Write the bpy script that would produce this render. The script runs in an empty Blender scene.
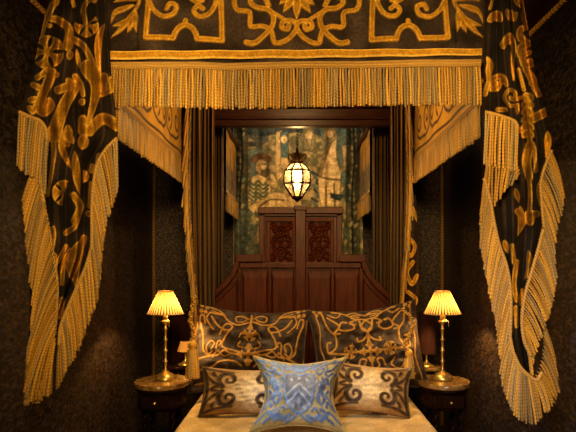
import bpy, math, random
import numpy as np
from mathutils import Matrix, Vector, noise as mnoise
random.seed(7); rng = np.random.default_rng(7)
C = bpy.context.scene.collection
FPX, VX, VY, EYE = 684.0, 298.0, 263.0, 1.6
PI = math.pi

def X(px, d): return (px - VX) * d / FPX
def Z(py, d): return EYE + (VY - py) * d / FPX
def P(px, py, d): return (X(px, d), d, Z(py, d))
def lin(r, g, b):
    f = lambda c: (c / 255 / 12.92) if c / 255 <= .04045 else ((c / 255 + .055) / 1.055) ** 2.4
    return np.array([f(r), f(g), f(b)])

# ------------------------------------------------------------------ materials
def newmat(name):
    m = bpy.data.materials.new(name); m.use_nodes = True
    nt = m.node_tree
    return m, nt, nt.nodes['Principled BSDF'], nt.nodes['Material Output']
def N(nt, t, **kw):
    n = nt.nodes.new(t)
    for k, v in kw.items(): setattr(n, k, v)
    return n
def ramp(nt, stops):
    r = N(nt, 'ShaderNodeValToRGB'); e = r.color_ramp.elements
    while len(e) < len(stops): e.new(.5)
    for el, (p, c) in zip(e, stops): el.position = p; el.color = (*c, 1)
    return r
def objco(nt, scale=(1, 1, 1)):
    t = N(nt, 'ShaderNodeTexCoord'); mp = N(nt, 'ShaderNodeMapping'); mp.inputs['Scale'].default_value = scale
    nt.links.new(t.outputs['Object'], mp.inputs[0]); return mp.outputs[0]

def fabric(name, rough=.8, sheen=.25, nscale=120, namt=.35, bump=.25, spec=.25, metal=0.):
    """cloth whose woven pattern comes from the mesh's colour attribute; alpha is the pile height"""
    m, nt, b, o = newmat(name)
    a = N(nt, 'ShaderNodeAttribute', attribute_name='col')
    n1 = N(nt, 'ShaderNodeTexNoise'); n1.inputs['Scale'].default_value = nscale; n1.inputs['Detail'].default_value = 4
    nt.links.new(objco(nt), n1.inputs['Vector'])
    mr = N(nt, 'ShaderNodeMapRange'); mr.inputs['From Min'].default_value = .3; mr.inputs['From Max'].default_value = .7
    mr.inputs['To Min'].default_value = 1 - namt; mr.inputs['To Max'].default_value = 1 + namt
    nt.links.new(n1.outputs['Fac'], mr.inputs['Value'])
    mx = N(nt, 'ShaderNodeVectorMath', operation='SCALE')
    nt.links.new(a.outputs['Color'], mx.inputs[0]); nt.links.new(mr.outputs[0], mx.inputs['Scale'])
    nt.links.new(mx.outputs[0], b.inputs['Base Color'])
    ad = N(nt, 'ShaderNodeMath', operation='MULTIPLY_ADD'); ad.inputs[1].default_value = .25
    nt.links.new(n1.outputs['Fac'], ad.inputs[0]); nt.links.new(a.outputs['Alpha'], ad.inputs[2])
    bp = N(nt, 'ShaderNodeBump'); bp.inputs['Strength'].default_value = bump; bp.inputs['Distance'].default_value = .01
    nt.links.new(ad.outputs[0], bp.inputs['Height']); nt.links.new(bp.outputs[0], b.inputs['Normal'])
    b.inputs['Roughness'].default_value = rough; b.inputs['Sheen Weight'].default_value = sheen
    b.inputs['Specular IOR Level'].default_value = spec; b.inputs['Metallic'].default_value = metal
    b.inputs['Sheen Roughness'].default_value = .4
    return m
def wood(name, c0, c1, scale=(14, 14, 1.6), rough=.38, bump=.12):
    m, nt, b, o = newmat(name)
    n = N(nt, 'ShaderNodeTexNoise'); n.inputs['Scale'].default_value = 5; n.inputs['Detail'].default_value = 6; n.inputs['Distortion'].default_value = .6
    nt.links.new(objco(nt, scale), n.inputs['Vector'])
    r = ramp(nt, [(.3, c0), (.7, c1)]); nt.links.new(n.outputs['Fac'], r.inputs[0]); nt.links.new(r.outputs[0], b.inputs['Base Color'])
    bp = N(nt, 'ShaderNodeBump'); bp.inputs['Strength'].default_value = bump; bp.inputs['Distance'].default_value = .004
    nt.links.new(n.outputs['Fac'], bp.inputs['Height']); nt.links.new(bp.outputs[0], b.inputs['Normal'])
    b.inputs['Roughness'].default_value = rough; b.inputs['Specular IOR Level'].default_value = .16
    return m
def plain(name, c, rough=.5, metal=0., nscale=40, amt=.2):
    m, nt, b, o = newmat(name)
    n = N(nt, 'ShaderNodeTexNoise'); n.inputs['Scale'].default_value = nscale; n.inputs['Detail'].default_value = 3
    nt.links.new(objco(nt), n.inputs['Vector'])
    r = ramp(nt, [(.3, tuple(x * (1 - amt) for x in c)), (.7, tuple(min(1, x * (1 + amt)) for x in c))])
    nt.links.new(n.outputs['Fac'], r.inputs[0]); nt.links.new(r.outputs[0], b.inputs['Base Color'])
    b.inputs['Roughness'].default_value = rough; b.inputs['Metallic'].default_value = metal
    return m

M = {}
M['velvet'] = fabric('figured_velvet', .8, .02, 90, .3, .5, .08)
M['cord'] = fabric('twisted_silk_cord', .55, .1, 160, .2, .1, .4)
M['silk'] = fabric('silk_lining', .6, .15, 60, .18, .2)
M['weave'] = fabric('woven_tapestry', .95, .05, 150, .5, .3, .1)
M['cushion'] = fabric('cut_velvet', .6, .15, 70, .18, .5, .35)
M['wood'] = wood('carved_mahogany', (.03, .007, .0025), (.10, .023, .006), rough=.34)
M['panelwood'] = wood('panel_mahogany', (.042, .0095, .003), (.10, .024, .007), (10, 10, 1.0), rough=.45)
M['darkwood'] = wood('dark_mahogany', (.011, .004, .003), (.03, .010, .005))
M['beam'] = wood('beam_mahogany', (.02, .007, .003), (.055, .018, .008), (1.6, 14, 14))
M['brass'] = plain('aged_brass', (.85, .58, .19), .34, .8, 60, .3)
M['bronze'] = plain('bronze', (.22, .13, .05), .4, .85)
M['iron'] = plain('dark_bronze', (.05, .03, .015), .4, .9)
M['shade_dark'] = plain('dark_shade_cloth', (.045, .012, .006), .85, 0, 80, .25)
M['ceil'] = plain('dark_plaster', (.06, .045, .03), .9, 0, 8, .2)
M['floor'] = wood('floor_boards', (.02, .012, .007), (.05, .03, .016), (8, 1.2, 8))

def marble():
    m, nt, b, o = newmat('ochre_marble')
    n = N(nt, 'ShaderNodeTexNoise'); n.inputs['Scale'].default_value = 9; n.inputs['Detail'].default_value = 8; n.inputs['Distortion'].default_value = 1.6
    nt.links.new(objco(nt), n.inputs['Vector'])
    r = ramp(nt, [(.3, (.13, .07, .022)), (.5, (.24, .145, .05)), (.7, (.36, .25, .11))])
    nt.links.new(n.outputs['Fac'], r.inputs[0]); nt.links.new(r.outputs[0], b.inputs['Base Color']); b.inputs['Roughness'].default_value = .22
    return m
M['marble'] = marble()

def wallpaper():
    m, nt, b, o = newmat('stamped_leather_paper')
    co = objco(nt, (1, .4, 1))
    n = N(nt, 'ShaderNodeTexNoise'); n.inputs['Scale'].default_value = 44; n.inputs['Detail'].default_value = 5; n.inputs['Distortion'].default_value = 1.4
    nt.links.new(co, n.inputs['Vector'])
    v = N(nt, 'ShaderNodeTexVoronoi'); v.inputs['Scale'].default_value = 48; v.inputs['Randomness'].default_value = .8
    nt.links.new(co, v.inputs['Vector'])
    ad = N(nt, 'ShaderNodeMath', operation='MULTIPLY_ADD'); ad.inputs[1].default_value = -.25
    nt.links.new(v.outputs['Distance'], ad.inputs[0]); nt.links.new(n.outputs['Fac'], ad.inputs[2])
    r = ramp(nt, [(.28, (.024, .016, .008)), (.40, (.048, .031, .013)), (.50, (.095, .058, .02)), (.64, (.2, .125, .042))])
    nt.links.new(ad.outputs[0], r.inputs[0])
    n2 = N(nt, 'ShaderNodeTexNoise'); n2.inputs['Scale'].default_value = 45; n2.inputs['Detail'].default_value = 2
    nt.links.new(co, n2.inputs['Vector'])
    r2 = ramp(nt, [(.5, (0, 0, 0)), (.68, (.85,) * 3)]); nt.links.new(n2.outputs['Fac'], r2.inputs[0])
    mx = N(nt, 'ShaderNodeMix', data_type='RGBA'); mx.inputs[7].default_value = (.085, .07, .10, 1)
    nt.links.new(r2.outputs[0], mx.inputs[0]); nt.links.new(r.outputs[0], mx.inputs[6])
    nt.links.new(mx.outputs[2], b.inputs['Base Color'])
    bp = N(nt, 'ShaderNodeBump'); bp.inputs['Strength'].default_value = .3; bp.inputs['Distance'].default_value = .005
    nt.links.new(ad.outputs[0], bp.inputs['Height']); nt.links.new(bp.outputs[0], b.inputs['Normal'])
    b.inputs['Roughness'].default_value = .6; b.inputs['Specular IOR Level'].default_value = .3
    return m
M['wall'] = wallpaper()

def emitter(name, col, s):
    m, nt, b, o = newmat(name); b.inputs['Base Color'].default_value = (*col, 1)
    b.inputs['Emission Color'].default_value = (*col, 1); b.inputs['Emission Strength'].default_value = s
    return m
M['bulb'] = emitter('lit_bulb', (1, .72, .36), 30)
M['lantern_bulb'] = emitter('lit_lantern_bulb', (1, .74, .38), 26)
M['candle'] = emitter('lantern_candle', (1, .45, .08), 2.2)

def lampshade(strength):
    m, nt, b, o = newmat('pleated_silk_shade')
    a = N(nt, 'ShaderNodeAttribute', attribute_name='col')
    d = N(nt, 'ShaderNodeBsdfDiffuse'); t = N(nt, 'ShaderNodeBsdfTranslucent'); e = N(nt, 'ShaderNodeEmission')
    for s in (d, t, e): nt.links.new(a.outputs['Color'], s.inputs['Color'])
    e.inputs['Strength'].default_value = strength
    mx = N(nt, 'ShaderNodeMixShader'); mx.inputs[0].default_value = .13
    ad = N(nt, 'ShaderNodeAddShader')
    nt.links.new(d.outputs[0], mx.inputs[1]); nt.links.new(t.outputs[0], mx.inputs[2])
    nt.links.new(mx.outputs[0], ad.inputs[0]); nt.links.new(e.outputs[0], ad.inputs[1]); nt.links.new(ad.outputs[0], o.inputs[0])
    return m
M['shade'] = lampshade(.30)
M['shade_dim'] = lampshade(.03)
def panes():
    m, nt, b, o = newmat('seeded_glass')
    t = N(nt, 'ShaderNodeBsdfTransparent'); t.inputs[0].default_value = (1, .93, .8, 1)
    g = N(nt, 'ShaderNodeBsdfGlossy'); g.inputs['Roughness'].default_value = .1
    tr = N(nt, 'ShaderNodeBsdfTranslucent'); tr.inputs[0].default_value = (1, .85, .6, 1)
    n = N(nt, 'ShaderNodeTexNoise'); n.inputs['Scale'].default_value = 30
    nt.links.new(objco(nt), n.inputs['Vector'])
    r = ramp(nt, [(.35, (.03,) * 3), (.7, (.13,) * 3)]); nt.links.new(n.outputs['Fac'], r.inputs[0])
    mx = N(nt, 'ShaderNodeMixShader'); nt.links.new(r.outputs[0], mx.inputs[0]); nt.links.new(t.outputs[0], mx.inputs[1]); nt.links.new(tr.outputs[0], mx.inputs[2])
    m2 = N(nt, 'ShaderNodeMixShader'); m2.inputs[0].default_value = .06
    nt.links.new(mx.outputs[0], m2.inputs[1]); nt.links.new(g.outputs[0], m2.inputs[2]); nt.links.new(m2.outputs[0], o.inputs[0])
    return m
M['glass'] = panes()
def mirror():
    m, nt, b, o = newmat('old_mirror_glass'); b.inputs['Metallic'].default_value = 1
    n = N(nt, 'ShaderNodeTexNoise'); n.inputs['Scale'].default_value = 6
    r = ramp(nt, [(.3, (.25, .2, .15)), (.7, (.4, .33, .25))]); nt.links.new(n.outputs['Fac'], r.inputs[0]); nt.links.new(r.outputs[0], b.inputs['Base Color'])
    b.inputs['Roughness'].default_value = .12
    return m

# ------------------------------------------------------------------ object helpers
WLOC = {}
def tag(o, label=None, cat=None, group=None, kind=None):
    for k, v in (('label', label), ('category', cat), ('group', group), ('kind', kind)):
        if v: o[k] = v
    return o
def thing(name, label, cat, loc, group=None):
    o = bpy.data.objects.new(name, None); o.empty_display_size = .1; C.objects.link(o); o.location = loc
    WLOC[o.name] = Vector(loc); return tag(o, label, cat, group)
def put(o, parent):
    C.objects.link(o)
    if parent:
        o.parent = parent
        if parent.name in WLOC: o.matrix_parent_inverse = Matrix.Translation(-WLOC[parent.name])
    return o
def mk(name, V, F, mat, parent=None, col=None, smooth=True):
    V = np.asarray(V, float); me = bpy.data.meshes.new(name)
    me.from_pydata(V.tolist(), [], F.tolist() if hasattr(F, 'tolist') else F)
    me.materials.append(mat)
    if smooth: me.shade_smooth()
    if col is not None:
        a = me.attributes.new('col', 'FLOAT_COLOR', 'POINT'); c = np.ones((len(V), 4), np.float32); col = np.asarray(col)
        c[:, :col.shape[1]] = col; a.data.foreach_set('color', c.ravel())
    return put(bpy.data.objects.new(name, me), parent)
def gridfaces(nu, nv, off=0, closed=False):
    j, i = np.meshgrid(np.arange(nv - 1), np.arange(nu if closed else nu - 1), indexing='ij')
    i2 = (i + 1) % nu
    return np.stack([j * nu + i, j * nu + i2, (j + 1) * nu + i2, (j + 1) * nu + i], -1).reshape(-1, 4) + off
def spline(pts, n=12):
    p = np.asarray(pts, float)
    if len(p) < 3:
        t = np.linspace(0, 1, n + 1)[:, None]; return p[0] * (1 - t) + p[-1] * t
    q = np.vstack([2 * p[0] - p[1], p, 2 * p[-1] - p[-2]]); out = []
    for k in range(1, len(q) - 2):
        for s in np.linspace(0, 1, n, endpoint=False):
            a, b, c, d = q[k - 1:k + 3]
            out.append(.5 * (2 * b + (c - a) * s + (2 * a - 5 * b + 4 * c - d) * s * s + (3 * b - a - 3 * c + d) * s ** 3))
    out.append(p[-1]); return np.array(out)
def sample(pts, s):
    """arc-length sampling of a polyline at fractions s"""
    p = np.asarray(pts, float); d = np.r_[0, np.cumsum(np.linalg.norm(np.diff(p, axis=0), axis=1))]; d /= d[-1]
    return np.stack([np.interp(s, d, p[:, k]) for k in range(p.shape[1])], -1)
class MB:
    def __init__(s): s.V, s.F, s.c = [], [], []
    def add(s, V, F, col=None):
        off = len(s.V); V = [tuple(v) for v in V]; s.V += V; s.F += [tuple(int(k) + off for k in f) for f in F]
        if col is not None: s.c += [tuple(c) for c in (np.broadcast_to(col, (len(V), 3)))]
        return s
    def box(s, x0, x1, y0, y1, z0, z1, col=None):
        V = [(x, y, z) for z in (z0, z1) for y in (y0, y1) for x in (x0, x1)]
        return s.add(V, [(0, 2, 3, 1), (4, 5, 7, 6), (0, 1, 5, 4), (2, 6, 7, 3), (0, 4, 6, 2), (1, 3, 7, 5)], col)
    def prism(s, poly, y0, y1, col=None):
        n = len(poly); V = [(x, y0, z) for x, z in poly] + [(x, y1, z) for x, z in poly]
        F = [tuple(range(n)), tuple(range(2 * n - 1, n - 1, -1))] + [(i, i + n, (i + 1) % n + n, (i + 1) % n) for i in range(n)]
        return s.add(V, F, col)
    def lathe(s, prof, cx, cy, n=20, col=None, caps=True, rot=0., mod=None):
        a = np.arange(n) * 2 * PI / n + rot; V = []
        for r, z in prof:
            rr = r * (1 + (mod(a) if mod is not None else 0))
            V += list(zip(cx + rr * np.cos(a), cy + rr * np.sin(a), np.full(n, z)))
        F = [tuple(f) for f in gridfaces(n, len(prof), closed=True)]
        if caps: F += [tuple(range(n - 1, -1, -1)), tuple(range(n * (len(prof) - 1), n * len(prof)))]
        return s.add(V, F, col)
    def tube(s, pts, r, n=8, col=None, colfn=None):
        p = np.asarray(pts, float); K = len(p); r = np.broadcast_to(r, (K,))
        t = np.gradient(p, axis=0); t /= np.linalg.norm(t, axis=1)[:, None] + 1e-9
        ref = np.array([0, 1., 0]) if abs(t[:, 1]).mean() < .8 else np.array([1., 0, 0])
        e1 = np.cross(t, ref); e1 /= np.linalg.norm(e1, axis=1)[:, None] + 1e-9; e2 = np.cross(t, e1)
        a = np.arange(n) * 2 * PI / n
        V = (p[:, None] + r[:, None, None] * (np.cos(a)[None, :, None] * e1[:, None] + np.sin(a)[None, :, None] * e2[:, None])).reshape(-1, 3)
        F = [tuple(f) for f in gridfaces(n, K, closed=True)] + [tuple(range(n - 1, -1, -1)), tuple(range(n * (K - 1), n * K))]
        off = len(s.V); s.add(V, F)
        if colfn is not None: s.c += [tuple(colfn(k / (K - 1), a_)) for k in range(K) for a_ in a]
        elif col is not None: s.c += [tuple(col)] * len(V)
        return s
    def build(s, name, mat, parent=None, smooth=False, bevel=0):
        o = mk(name, s.V, s.F, mat, parent, np.array(s.c) if s.c else None, smooth)
        if bevel:
            b = o.modifiers.new('bevel', 'BEVEL'); b.width = bevel; b.segments = 2; b.limit_method = 'ANGLE'
        return o
def struct(o): o['kind'] = 'structure'; return o

# ------------------------------------------------------------------ pattern drawing on cloth (signed distance of strokes)
class Ink:
    def __init__(s, x, y): s.x, s.y = x, y; s.F = np.full(x.shape, -50.)
    def _seg(s, p, w):
        for k in range(len(p) - 1):
            a, b = p[k], p[k + 1]; wm = max(w[k], w[k + 1]) + 3 * s.unit
            i = np.nonzero((s.x > min(a[0], b[0]) - wm) & (s.x < max(a[0], b[0]) + wm) & (s.y > min(a[1], b[1]) - wm) & (s.y < max(a[1], b[1]) + wm))
            if not len(i[0]): continue
            X_, Y_ = s.x[i], s.y[i]; d = b - a; L = d @ d + 1e-12
            t = np.clip(((X_ - a[0]) * d[0] + (Y_ - a[1]) * d[1]) / L, 0, 1)
            dist = np.hypot(X_ - a[0] - t * d[0], Y_ - a[1] - t * d[1])
            s.F[i] = np.maximum(s.F[i], w[k] + (w[k + 1] - w[k]) * t - dist)
    unit = 1.; k = 1.
    def line(s, pts, w0, w1=None, leaf=False, mirror=None, n=8, straight=False):
        p = np.asarray(pts, float) if straight else spline(pts, n); t = np.linspace(0, 1, len(p))
        w0 = w0 * s.k; w1 = None if w1 is None else w1 * s.k
        w = w0 + ((w0 if w1 is None else w1) - w0) * t
        if leaf: w = w0 * (np.sin(PI * t ** .8) * .92 + .08)
        s._seg(p, w)
        if mirror is not None:
            q = p.copy(); q[:, 0] = 2 * mirror - q[:, 0]; s._seg(q, w)
        return s
    def disc(s, cx, cy, r, ry=None):
        ry = ry or r; s.F = np.maximum(s.F, min(r, ry) * (1 - np.hypot((s.x - cx) / r, (s.y - cy) / ry))); return s
    def flower(s, cx, cy, R, n=5, depth=.45, ph=0., a0=None, a1=None):
        dx, dy = s.x - cx, s.y - cy; a = np.arctan2(dy, dx); r = np.hypot(dx, dy)
        q_ = ((a - ph) * n / (2 * PI) + .5) % 1; ga = np.minimum(q_, 1 - q_) * 2 * PI / n
        rad = R * (1 - depth * .35 * (1 - np.sin(PI * q_).clip(0) ** .5))
        gw = .2 * R * np.sin(PI * np.clip((r / R - .22) / .8, 0, 1)) * (.4 + depth)
        f = np.minimum(rad - r, np.where(r > R * .22, ga * r - gw, 9))
        if a0 is not None: f = np.where(((a - a0) % (2 * PI)) < (a1 - a0), f, -9)
        s.F = np.maximum(s.F, f); return s
    def poly(s, pts):
        p = np.asarray(pts, float); ins = np.zeros(s.x.shape, bool); d = np.full(s.x.shape, 1e9)
        for k in range(len(p)):
            a, b = p[k], p[(k + 1) % len(p)]
            c = ((a[1] > s.y) != (b[1] > s.y)) & (s.x < (b[0] - a[0]) * (s.y - a[1]) / (b[1] - a[1] + 1e-12) + a[0]); ins ^= c
            e = b - a; t = np.clip(((s.x - a[0]) * e[0] + (s.y - a[1]) * e[1]) / (e @ e + 1e-12), 0, 1)
            d = np.minimum(d, np.hypot(s.x - a[0] - t * e[0], s.y - a[1] - t * e[1]))
        s.F = np.maximum(s.F, np.where(ins, d, -d)); return s
    def mask(s, aa=.45): return np.clip(s.F / (2 * aa * s.unit) + .5, 0, 1)
    def edge(s, w=1.): return np.clip(1 - np.abs(s.F / s.unit - .55 * w) / (.55 * w), 0, 1) * (s.F > -.3 * s.unit)
def cv(ox, oy, k): return lambda *pts: [(ox + a / k, oy + b / k) for a, b in pts]
def vnoise(x, y, s, seed=0):
    """smooth value noise for weaving irregularities"""
    r = np.random.default_rng(seed).random((64, 64)); x = x / s; y = y / s
    xi, yi = np.floor(x).astype(int), np.floor(y).astype(int); fx, fy = x - xi, y - yi
    fx, fy = fx * fx * (3 - 2 * fx), fy * fy * (3 - 2 * fy); g = lambda i, j: r[j % 64, i % 64]
    return (g(xi, yi) * (1 - fx) + g(xi + 1, yi) * fx) * (1 - fy) + (g(xi, yi + 1) * (1 - fx) + g(xi + 1, yi + 1) * fx) * fy
def mixc(a, b, t): return a * (1 - t[..., None]) + b * t[..., None]

GOLD, GOLDHI, BROWN = np.array([.50, .255, .026]), np.array([.95, .60, .14]), np.array([.050, .035, .026])
def velvet_cols(ink, shade=1., gold=GOLD, hi=GOLDHI, base=BROWN, edge=.7):
    m, e = ink.mask(), ink.edge(1.3) * edge
    nz = vnoise(ink.x, ink.y, 5, 3) * .6 + vnoise(ink.x, ink.y, 13, 4) * .4
    b = base * (.45 + 1.3 * vnoise(ink.x, ink.y, 17, 5) ** 1.5 + .25 * vnoise(ink.x, ink.y, 5, 15))[..., None]
    g = gold * ((.6 + .8 * nz) * (1.12 - .34 * np.clip(ink.F / (4.5 * ink.unit), 0, 1)) * (1 - .28 * np.clip(np.sin(ink.F / ink.unit * 2.6) * 1.5 - .4, 0, 1)))[..., None]
    c = mixc(b, g, m); c = mixc(c, np.broadcast_to(hi, c.shape), e * m)
    return np.concatenate([c * shade, m[..., None]], -1)

# ------------------------------------------------------------------ fringes
FG, FT = np.array([.60, .33, .05]), np.array([.40, .27, .105])
def fringe(name, H, T, n, rad, parent, bright=1., jit=.004, rings_px=.0045, tan=.4):
    """twisted cords hanging from header line H to tip line T: one textile part"""
    S = (np.arange(n) + .5) / n; h = sample(H, S); t = sample(T, S); Vs, Fs, Cs = [], [], []; off = 0
    a = np.arange(5) * 2 * PI / 5
    for i in range(n):
        p0, p2 = h[i], t[i] + np.array([rng.normal(0, jit * .35), rng.normal(0, jit * .4), rng.normal(0, jit)])
        p1 = np.array([p2[0] * .58 + p0[0] * .42, p2[1] * .7 + p0[1] * .3, p0[2] - .36 * (p0[2] - p2[2])])
        L = np.linalg.norm(p2 - p0); K = int(np.clip(L / rings_px, 10, 90)); u = np.linspace(0, 1, K)[:, None]
        p = p0 * (1 - u) ** 2 + 2 * p1 * u * (1 - u) + p2 * u * u
        p[:, 0] += .0015 * np.sin(u[:, 0] * 5 + rng.random() * 6)
        k = np.arange(K); tw = np.sin(k * PI * .62 + rng.random() * 6)
        r = rad * (1 + .09 * tw) * np.where(k == K - 1, .7, 1) * rng.uniform(.85, 1.12)
        base = FT if rng.random() < tan else FG
        base = base * rng.uniform(.6, 1.25)
        ring = p[:, None] + r[:, None, None] * np.stack([np.cos(a), np.sin(a), a * 0], -1)[None]
        Vs.append(ring.reshape(-1, 3)); Fs.append(gridfaces(5, K, off, True)); off += K * 5
        c = base[None] * (.85 + .2 * tw)[:, None] * bright
        Cs.append(np.repeat(c, 5, 0))
    return mk(name, np.vstack(Vs), np.vstack(Fs), M['cord'], parent, np.vstack(Cs))
def header(name, H, rad, parent, bright=1., n=140, w=1.):
    p = sample(H, np.linspace(0, 1, n))
    m = MB(); m.tube(p, rad * (1 + .12 * np.sin(np.arange(n) * 2.1)), 8, colfn=lambda s, a: (FG * .6 + FT * .5) * bright * (.8 + .45 * math.sin(s * n * 2.1 + a * 2)))
    return m.build(name, M['cord'], parent, True)
def rope(pts, r, n, name, mat, parent=None, col=None):
    m = MB(); p = sample(pts, np.linspace(0, 1, n))
    k = np.arange(n); m.tube(p, r * (1 + .16 * np.sin(k * PI / 2)), 8, colfn=lambda s, a: (col if col is not None else FG) * (.7 + .4 * math.sin(s * n * PI / 2 + a)))
    return m.build(name, mat, parent, True)

# ================================================================== the room
WX, WB = 1.44, 6.77
def wallbox(name, b, mat): return struct(MB().box(*b).build(name, mat))
wallbox('floor', (-1.6, 1.6, -2.6, 7.5, -.1, 0), M['floor'])
wallbox('ceiling', (-1.6, 1.6, -2.6, 7.5, 3.56, 3.66), M['ceil'])
wallbox('wall_left', (-WX - .12, -WX, -2.6, WB, 0, 3.56), M['wall'])
wallbox('wall_right', (WX, WX + .12, -2.6, WB, 0, 3.56), M['wall'])
wallbox('wall_front', (-1.6, 1.6, -2.72, -2.6, 0, 3.56), M['wall'])
NX = .80
bw = MB().box(-WX - .12, -NX, WB, WB + .12, 0, 3.56).box(NX, WX + .12, WB, WB + .12, 0, 3.56)
bw.box(-NX - .1, -NX, WB + .12, 7.42, 0, 3.56).box(NX, NX + .1, WB + .12, 7.42, 0, 3.56).box(-NX - .1, NX + .1, 7.3, 7.42, 0, 3.56)
struct(bw.build('wall_back', M['wall']))
k = 0
for s in (-1, 1):
    k += 1; struct(rope([(s * (WX - .014), WB - .014, 0), (s * (WX - .014), WB - .014, 3.0)], .017, 420, 'trim_%d' % k, M['cord'], col=FG * .45))
for s in (-1, 1):      # moulded cornice with a gilt rope under it
    k += 1; a = s * WX; m = MB()
    prof = [(0, 3.02), (-.03, 3.04), (-.03, 3.08), (-.055, 3.10), (-.06, 3.16), (-.10, 3.21), (-.115, 3.27), (-.17, 3.34), (-.18, 3.42), (-.24, 3.48), (-.24, 3.56), (0, 3.56)]
    n = len(prof); V = [(a + s * x, y, z) for y in (-2.6, WB) for x, z in prof]
    m.add(V, [(i, (i + 1) % n, (i + 1) % n + n, i + n) for i in range(n)])
    struct(m.build('trim_%d' % k, M['panelwood']))
    k += 1; struct(rope([(a - s * .012, -2.6, 3.012), (a - s * .012, WB, 3.012)], .014, 900, 'trim_%d' % k, M['cord'], col=FG * 2.4))
for s in (-1, 1):      # narrow wooden soffit either side of the recess behind the bed
    k += 1; struct(MB().box(min(s * .62, s * NX), max(s * .62, s * NX), 6.0, 7.3, 2.79, 2.84).build('trim_%d' % k, M['beam']))

# ================================================================== bed
bed = thing('bed', 'carved mahogany bed with tall stepped panelled headboard, made up with cushions', 'bed', (0, 4.6, 0))
HD = 5.66
fr = MB().box(-.74, .84, 3.55, HD, .16, .30)
fr.build('bed_frame', M['darkwood'], bed, bevel=.01)
for sx in (-.68, .78):
    for sy in (3.62, HD - .08):
        MB().lathe([(.03, 0), (.045, .03), (.03, .08), (.05, .16)], sx, sy, 14).build('leg', M['darkwood'], bed, True)
MB().box(-.74, .84, 3.56, HD - .03, .301, .52).build('mattress', plain('ticking', (.5, .42, .3), .9), bed, bevel=.03)
q = lambda pts: [(X(a, HD), Z(b, HD)) for a, b in pts]
L_ = [(238, 258), (237, 264), (234, 272), (228, 281), (219, 290), (208, 300), (199, 306), (199, 330)]
R_ = [(2 * 300.5 - a, b) for a, b in L_]
out = [(199, 440)] + L_[::-1] + [(260, 258), (260, 210), (341, 210), (341, 258)] + R_ + [(402, 440)]
hb = MB().prism(q(out), HD, HD + .05).build('headboard', M['wood'], bed, bevel=.004)
def pbox(m, x0, x1, y0, y1, d0, d1): return m.box(X(x0, HD), X(x1, HD), d0, d1, Z(y1, HD), Z(y0, HD))
m = MB()      # frame mouldings
def strip(m, pts, w, d0, d1):
    p = np.array(q(spline(pts, 6) if len(pts) > 2 else pts)); t = np.gradient(p, axis=0); t /= np.linalg.norm(t, axis=1)[:, None]
    nn = np.stack([-t[:, 1], t[:, 0]], -1) * w / 2
    K = len(p); V = []
    for (sgn, d) in ((1, d1), (.75, d0), (-.75, d0), (-1, d1)): V += [(p[i, 0] + sgn * nn[i, 0], d, p[i, 1] + sgn * nn[i, 1]) for i in range(K)]
    F = []
    for a in range(3): F += [(a * K + i, a * K + i + 1, (a + 1) * K + i + 1, (a + 1) * K + i) for i in range(K - 1)]
    F += [(0, K, 2 * K, 3 * K), (K - 1, 4 * K - 1, 3 * K - 1, 2 * K - 1)]
    m.add(V, F)
strip(m, L_, .06, HD - .035, HD + .055); strip(m, R_, .06, HD - .035, HD + .055)
pbox(m, 236, 262, 254.5, 262, HD - .045, HD + .06); pbox(m, 339, 365, 254.5, 262, HD - .045, HD + .06)
pbox(m, 258, 343, 207.5, 214, HD - .05, HD + .06); pbox(m, 260, 341, 214, 216.5, HD - .03, HD)
pbox(m, 259, 264.5, 214, 262, HD - .03, HD); pbox(m, 336.5, 342, 214, 262, HD - .03, HD)
pbox(m, 240, 361, 262.5, 268, HD - .03, HD)
m.build('moulding', M['wood'], hb, bevel=.005)
m = MB(); pbox(m, 295.3, 305.7, 206, 330, HD - .075, HD + .05); pbox(m, 294, 307, 206, 211, HD - .085, HD + .05)
m.build('centre_post', M['wood'], hb, bevel=.006)
# upper carved panels with their frames
for (x0, x1) in ((270.5, 292.5), (308.5, 330.5)):
    m = MB()
    for b in ((x0 - 4.5, x1 + 3, 217.5, 222), (x0 - 4.5, x1 + 3, 262, 267), (x0 - 4.5, x0, 222, 262), (x1, x1 + 3, 222, 262)): pbox(m, *b, HD - .028, HD)
    f = m.build('panel_frame', M['panelwood'], hb, bevel=.005)
    nu, nv = 66, 120; u, v = np.meshgrid(np.linspace(x0, x1, nu), np.linspace(222, 262, nv)); ink = Ink(u, v); ink.unit = .35; cx = (x0 + x1) / 2
    w = x1 - x0
    for sg, cy in ((1, 232), (-1, 252)):
        th = np.linspace(0, 4.2 * PI, 40); r = .5 + 6.6 * th / th[-1]
        ink.line(list(zip(cx + sg * r * np.cos(th), cy + r * np.sin(th))), .75, 1.2, straight=True)
        for a in range(7):
            an = a * .9 + .3; ink.line([(cx + sg * 6 * math.cos(an), cy + 6 * math.sin(an)), (cx + sg * 9 * math.cos(an + .3), cy + 9 * math.sin(an + .3))], 1.1, leaf=True)
    for xx, yy in ((x0 + 3, 225), (x1 - 3, 225), (x0 + 3, 259), (x1 - 3, 259), (x0 + 3, 242), (x1 - 3, 242)): ink.flower(xx, yy, 2.6, 5)
    ink.line([(cx, 223), (cx - 3, 242), (cx, 261)], .7)
    rl = np.random.default_rng(11)
    for _ in range(46):
        a_, b_, an = rl.uniform(x0 + 1.5, cx), rl.uniform(224, 260), rl.uniform(0, 6.28)
        ink.line([(a_, b_), (a_ + 1.5 * math.cos(an), b_ + 1.5 * math.sin(an)), (a_ + 2.2 * math.cos(an + .9), b_ + 2.6 * math.sin(an + .9))], .9, leaf=True, mirror=cx)
    hgt = np.clip(ink.F / 1.0, 0, 1) ** .6 * .02
    V = np.stack([X(u, HD), HD - .006 - hgt, Z(v, HD)], -1).reshape(-1, 3)
    mk('carved_panel', V, gridfaces(nu, nv)[:, ::-1], M['panelwood'], hb)
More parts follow.
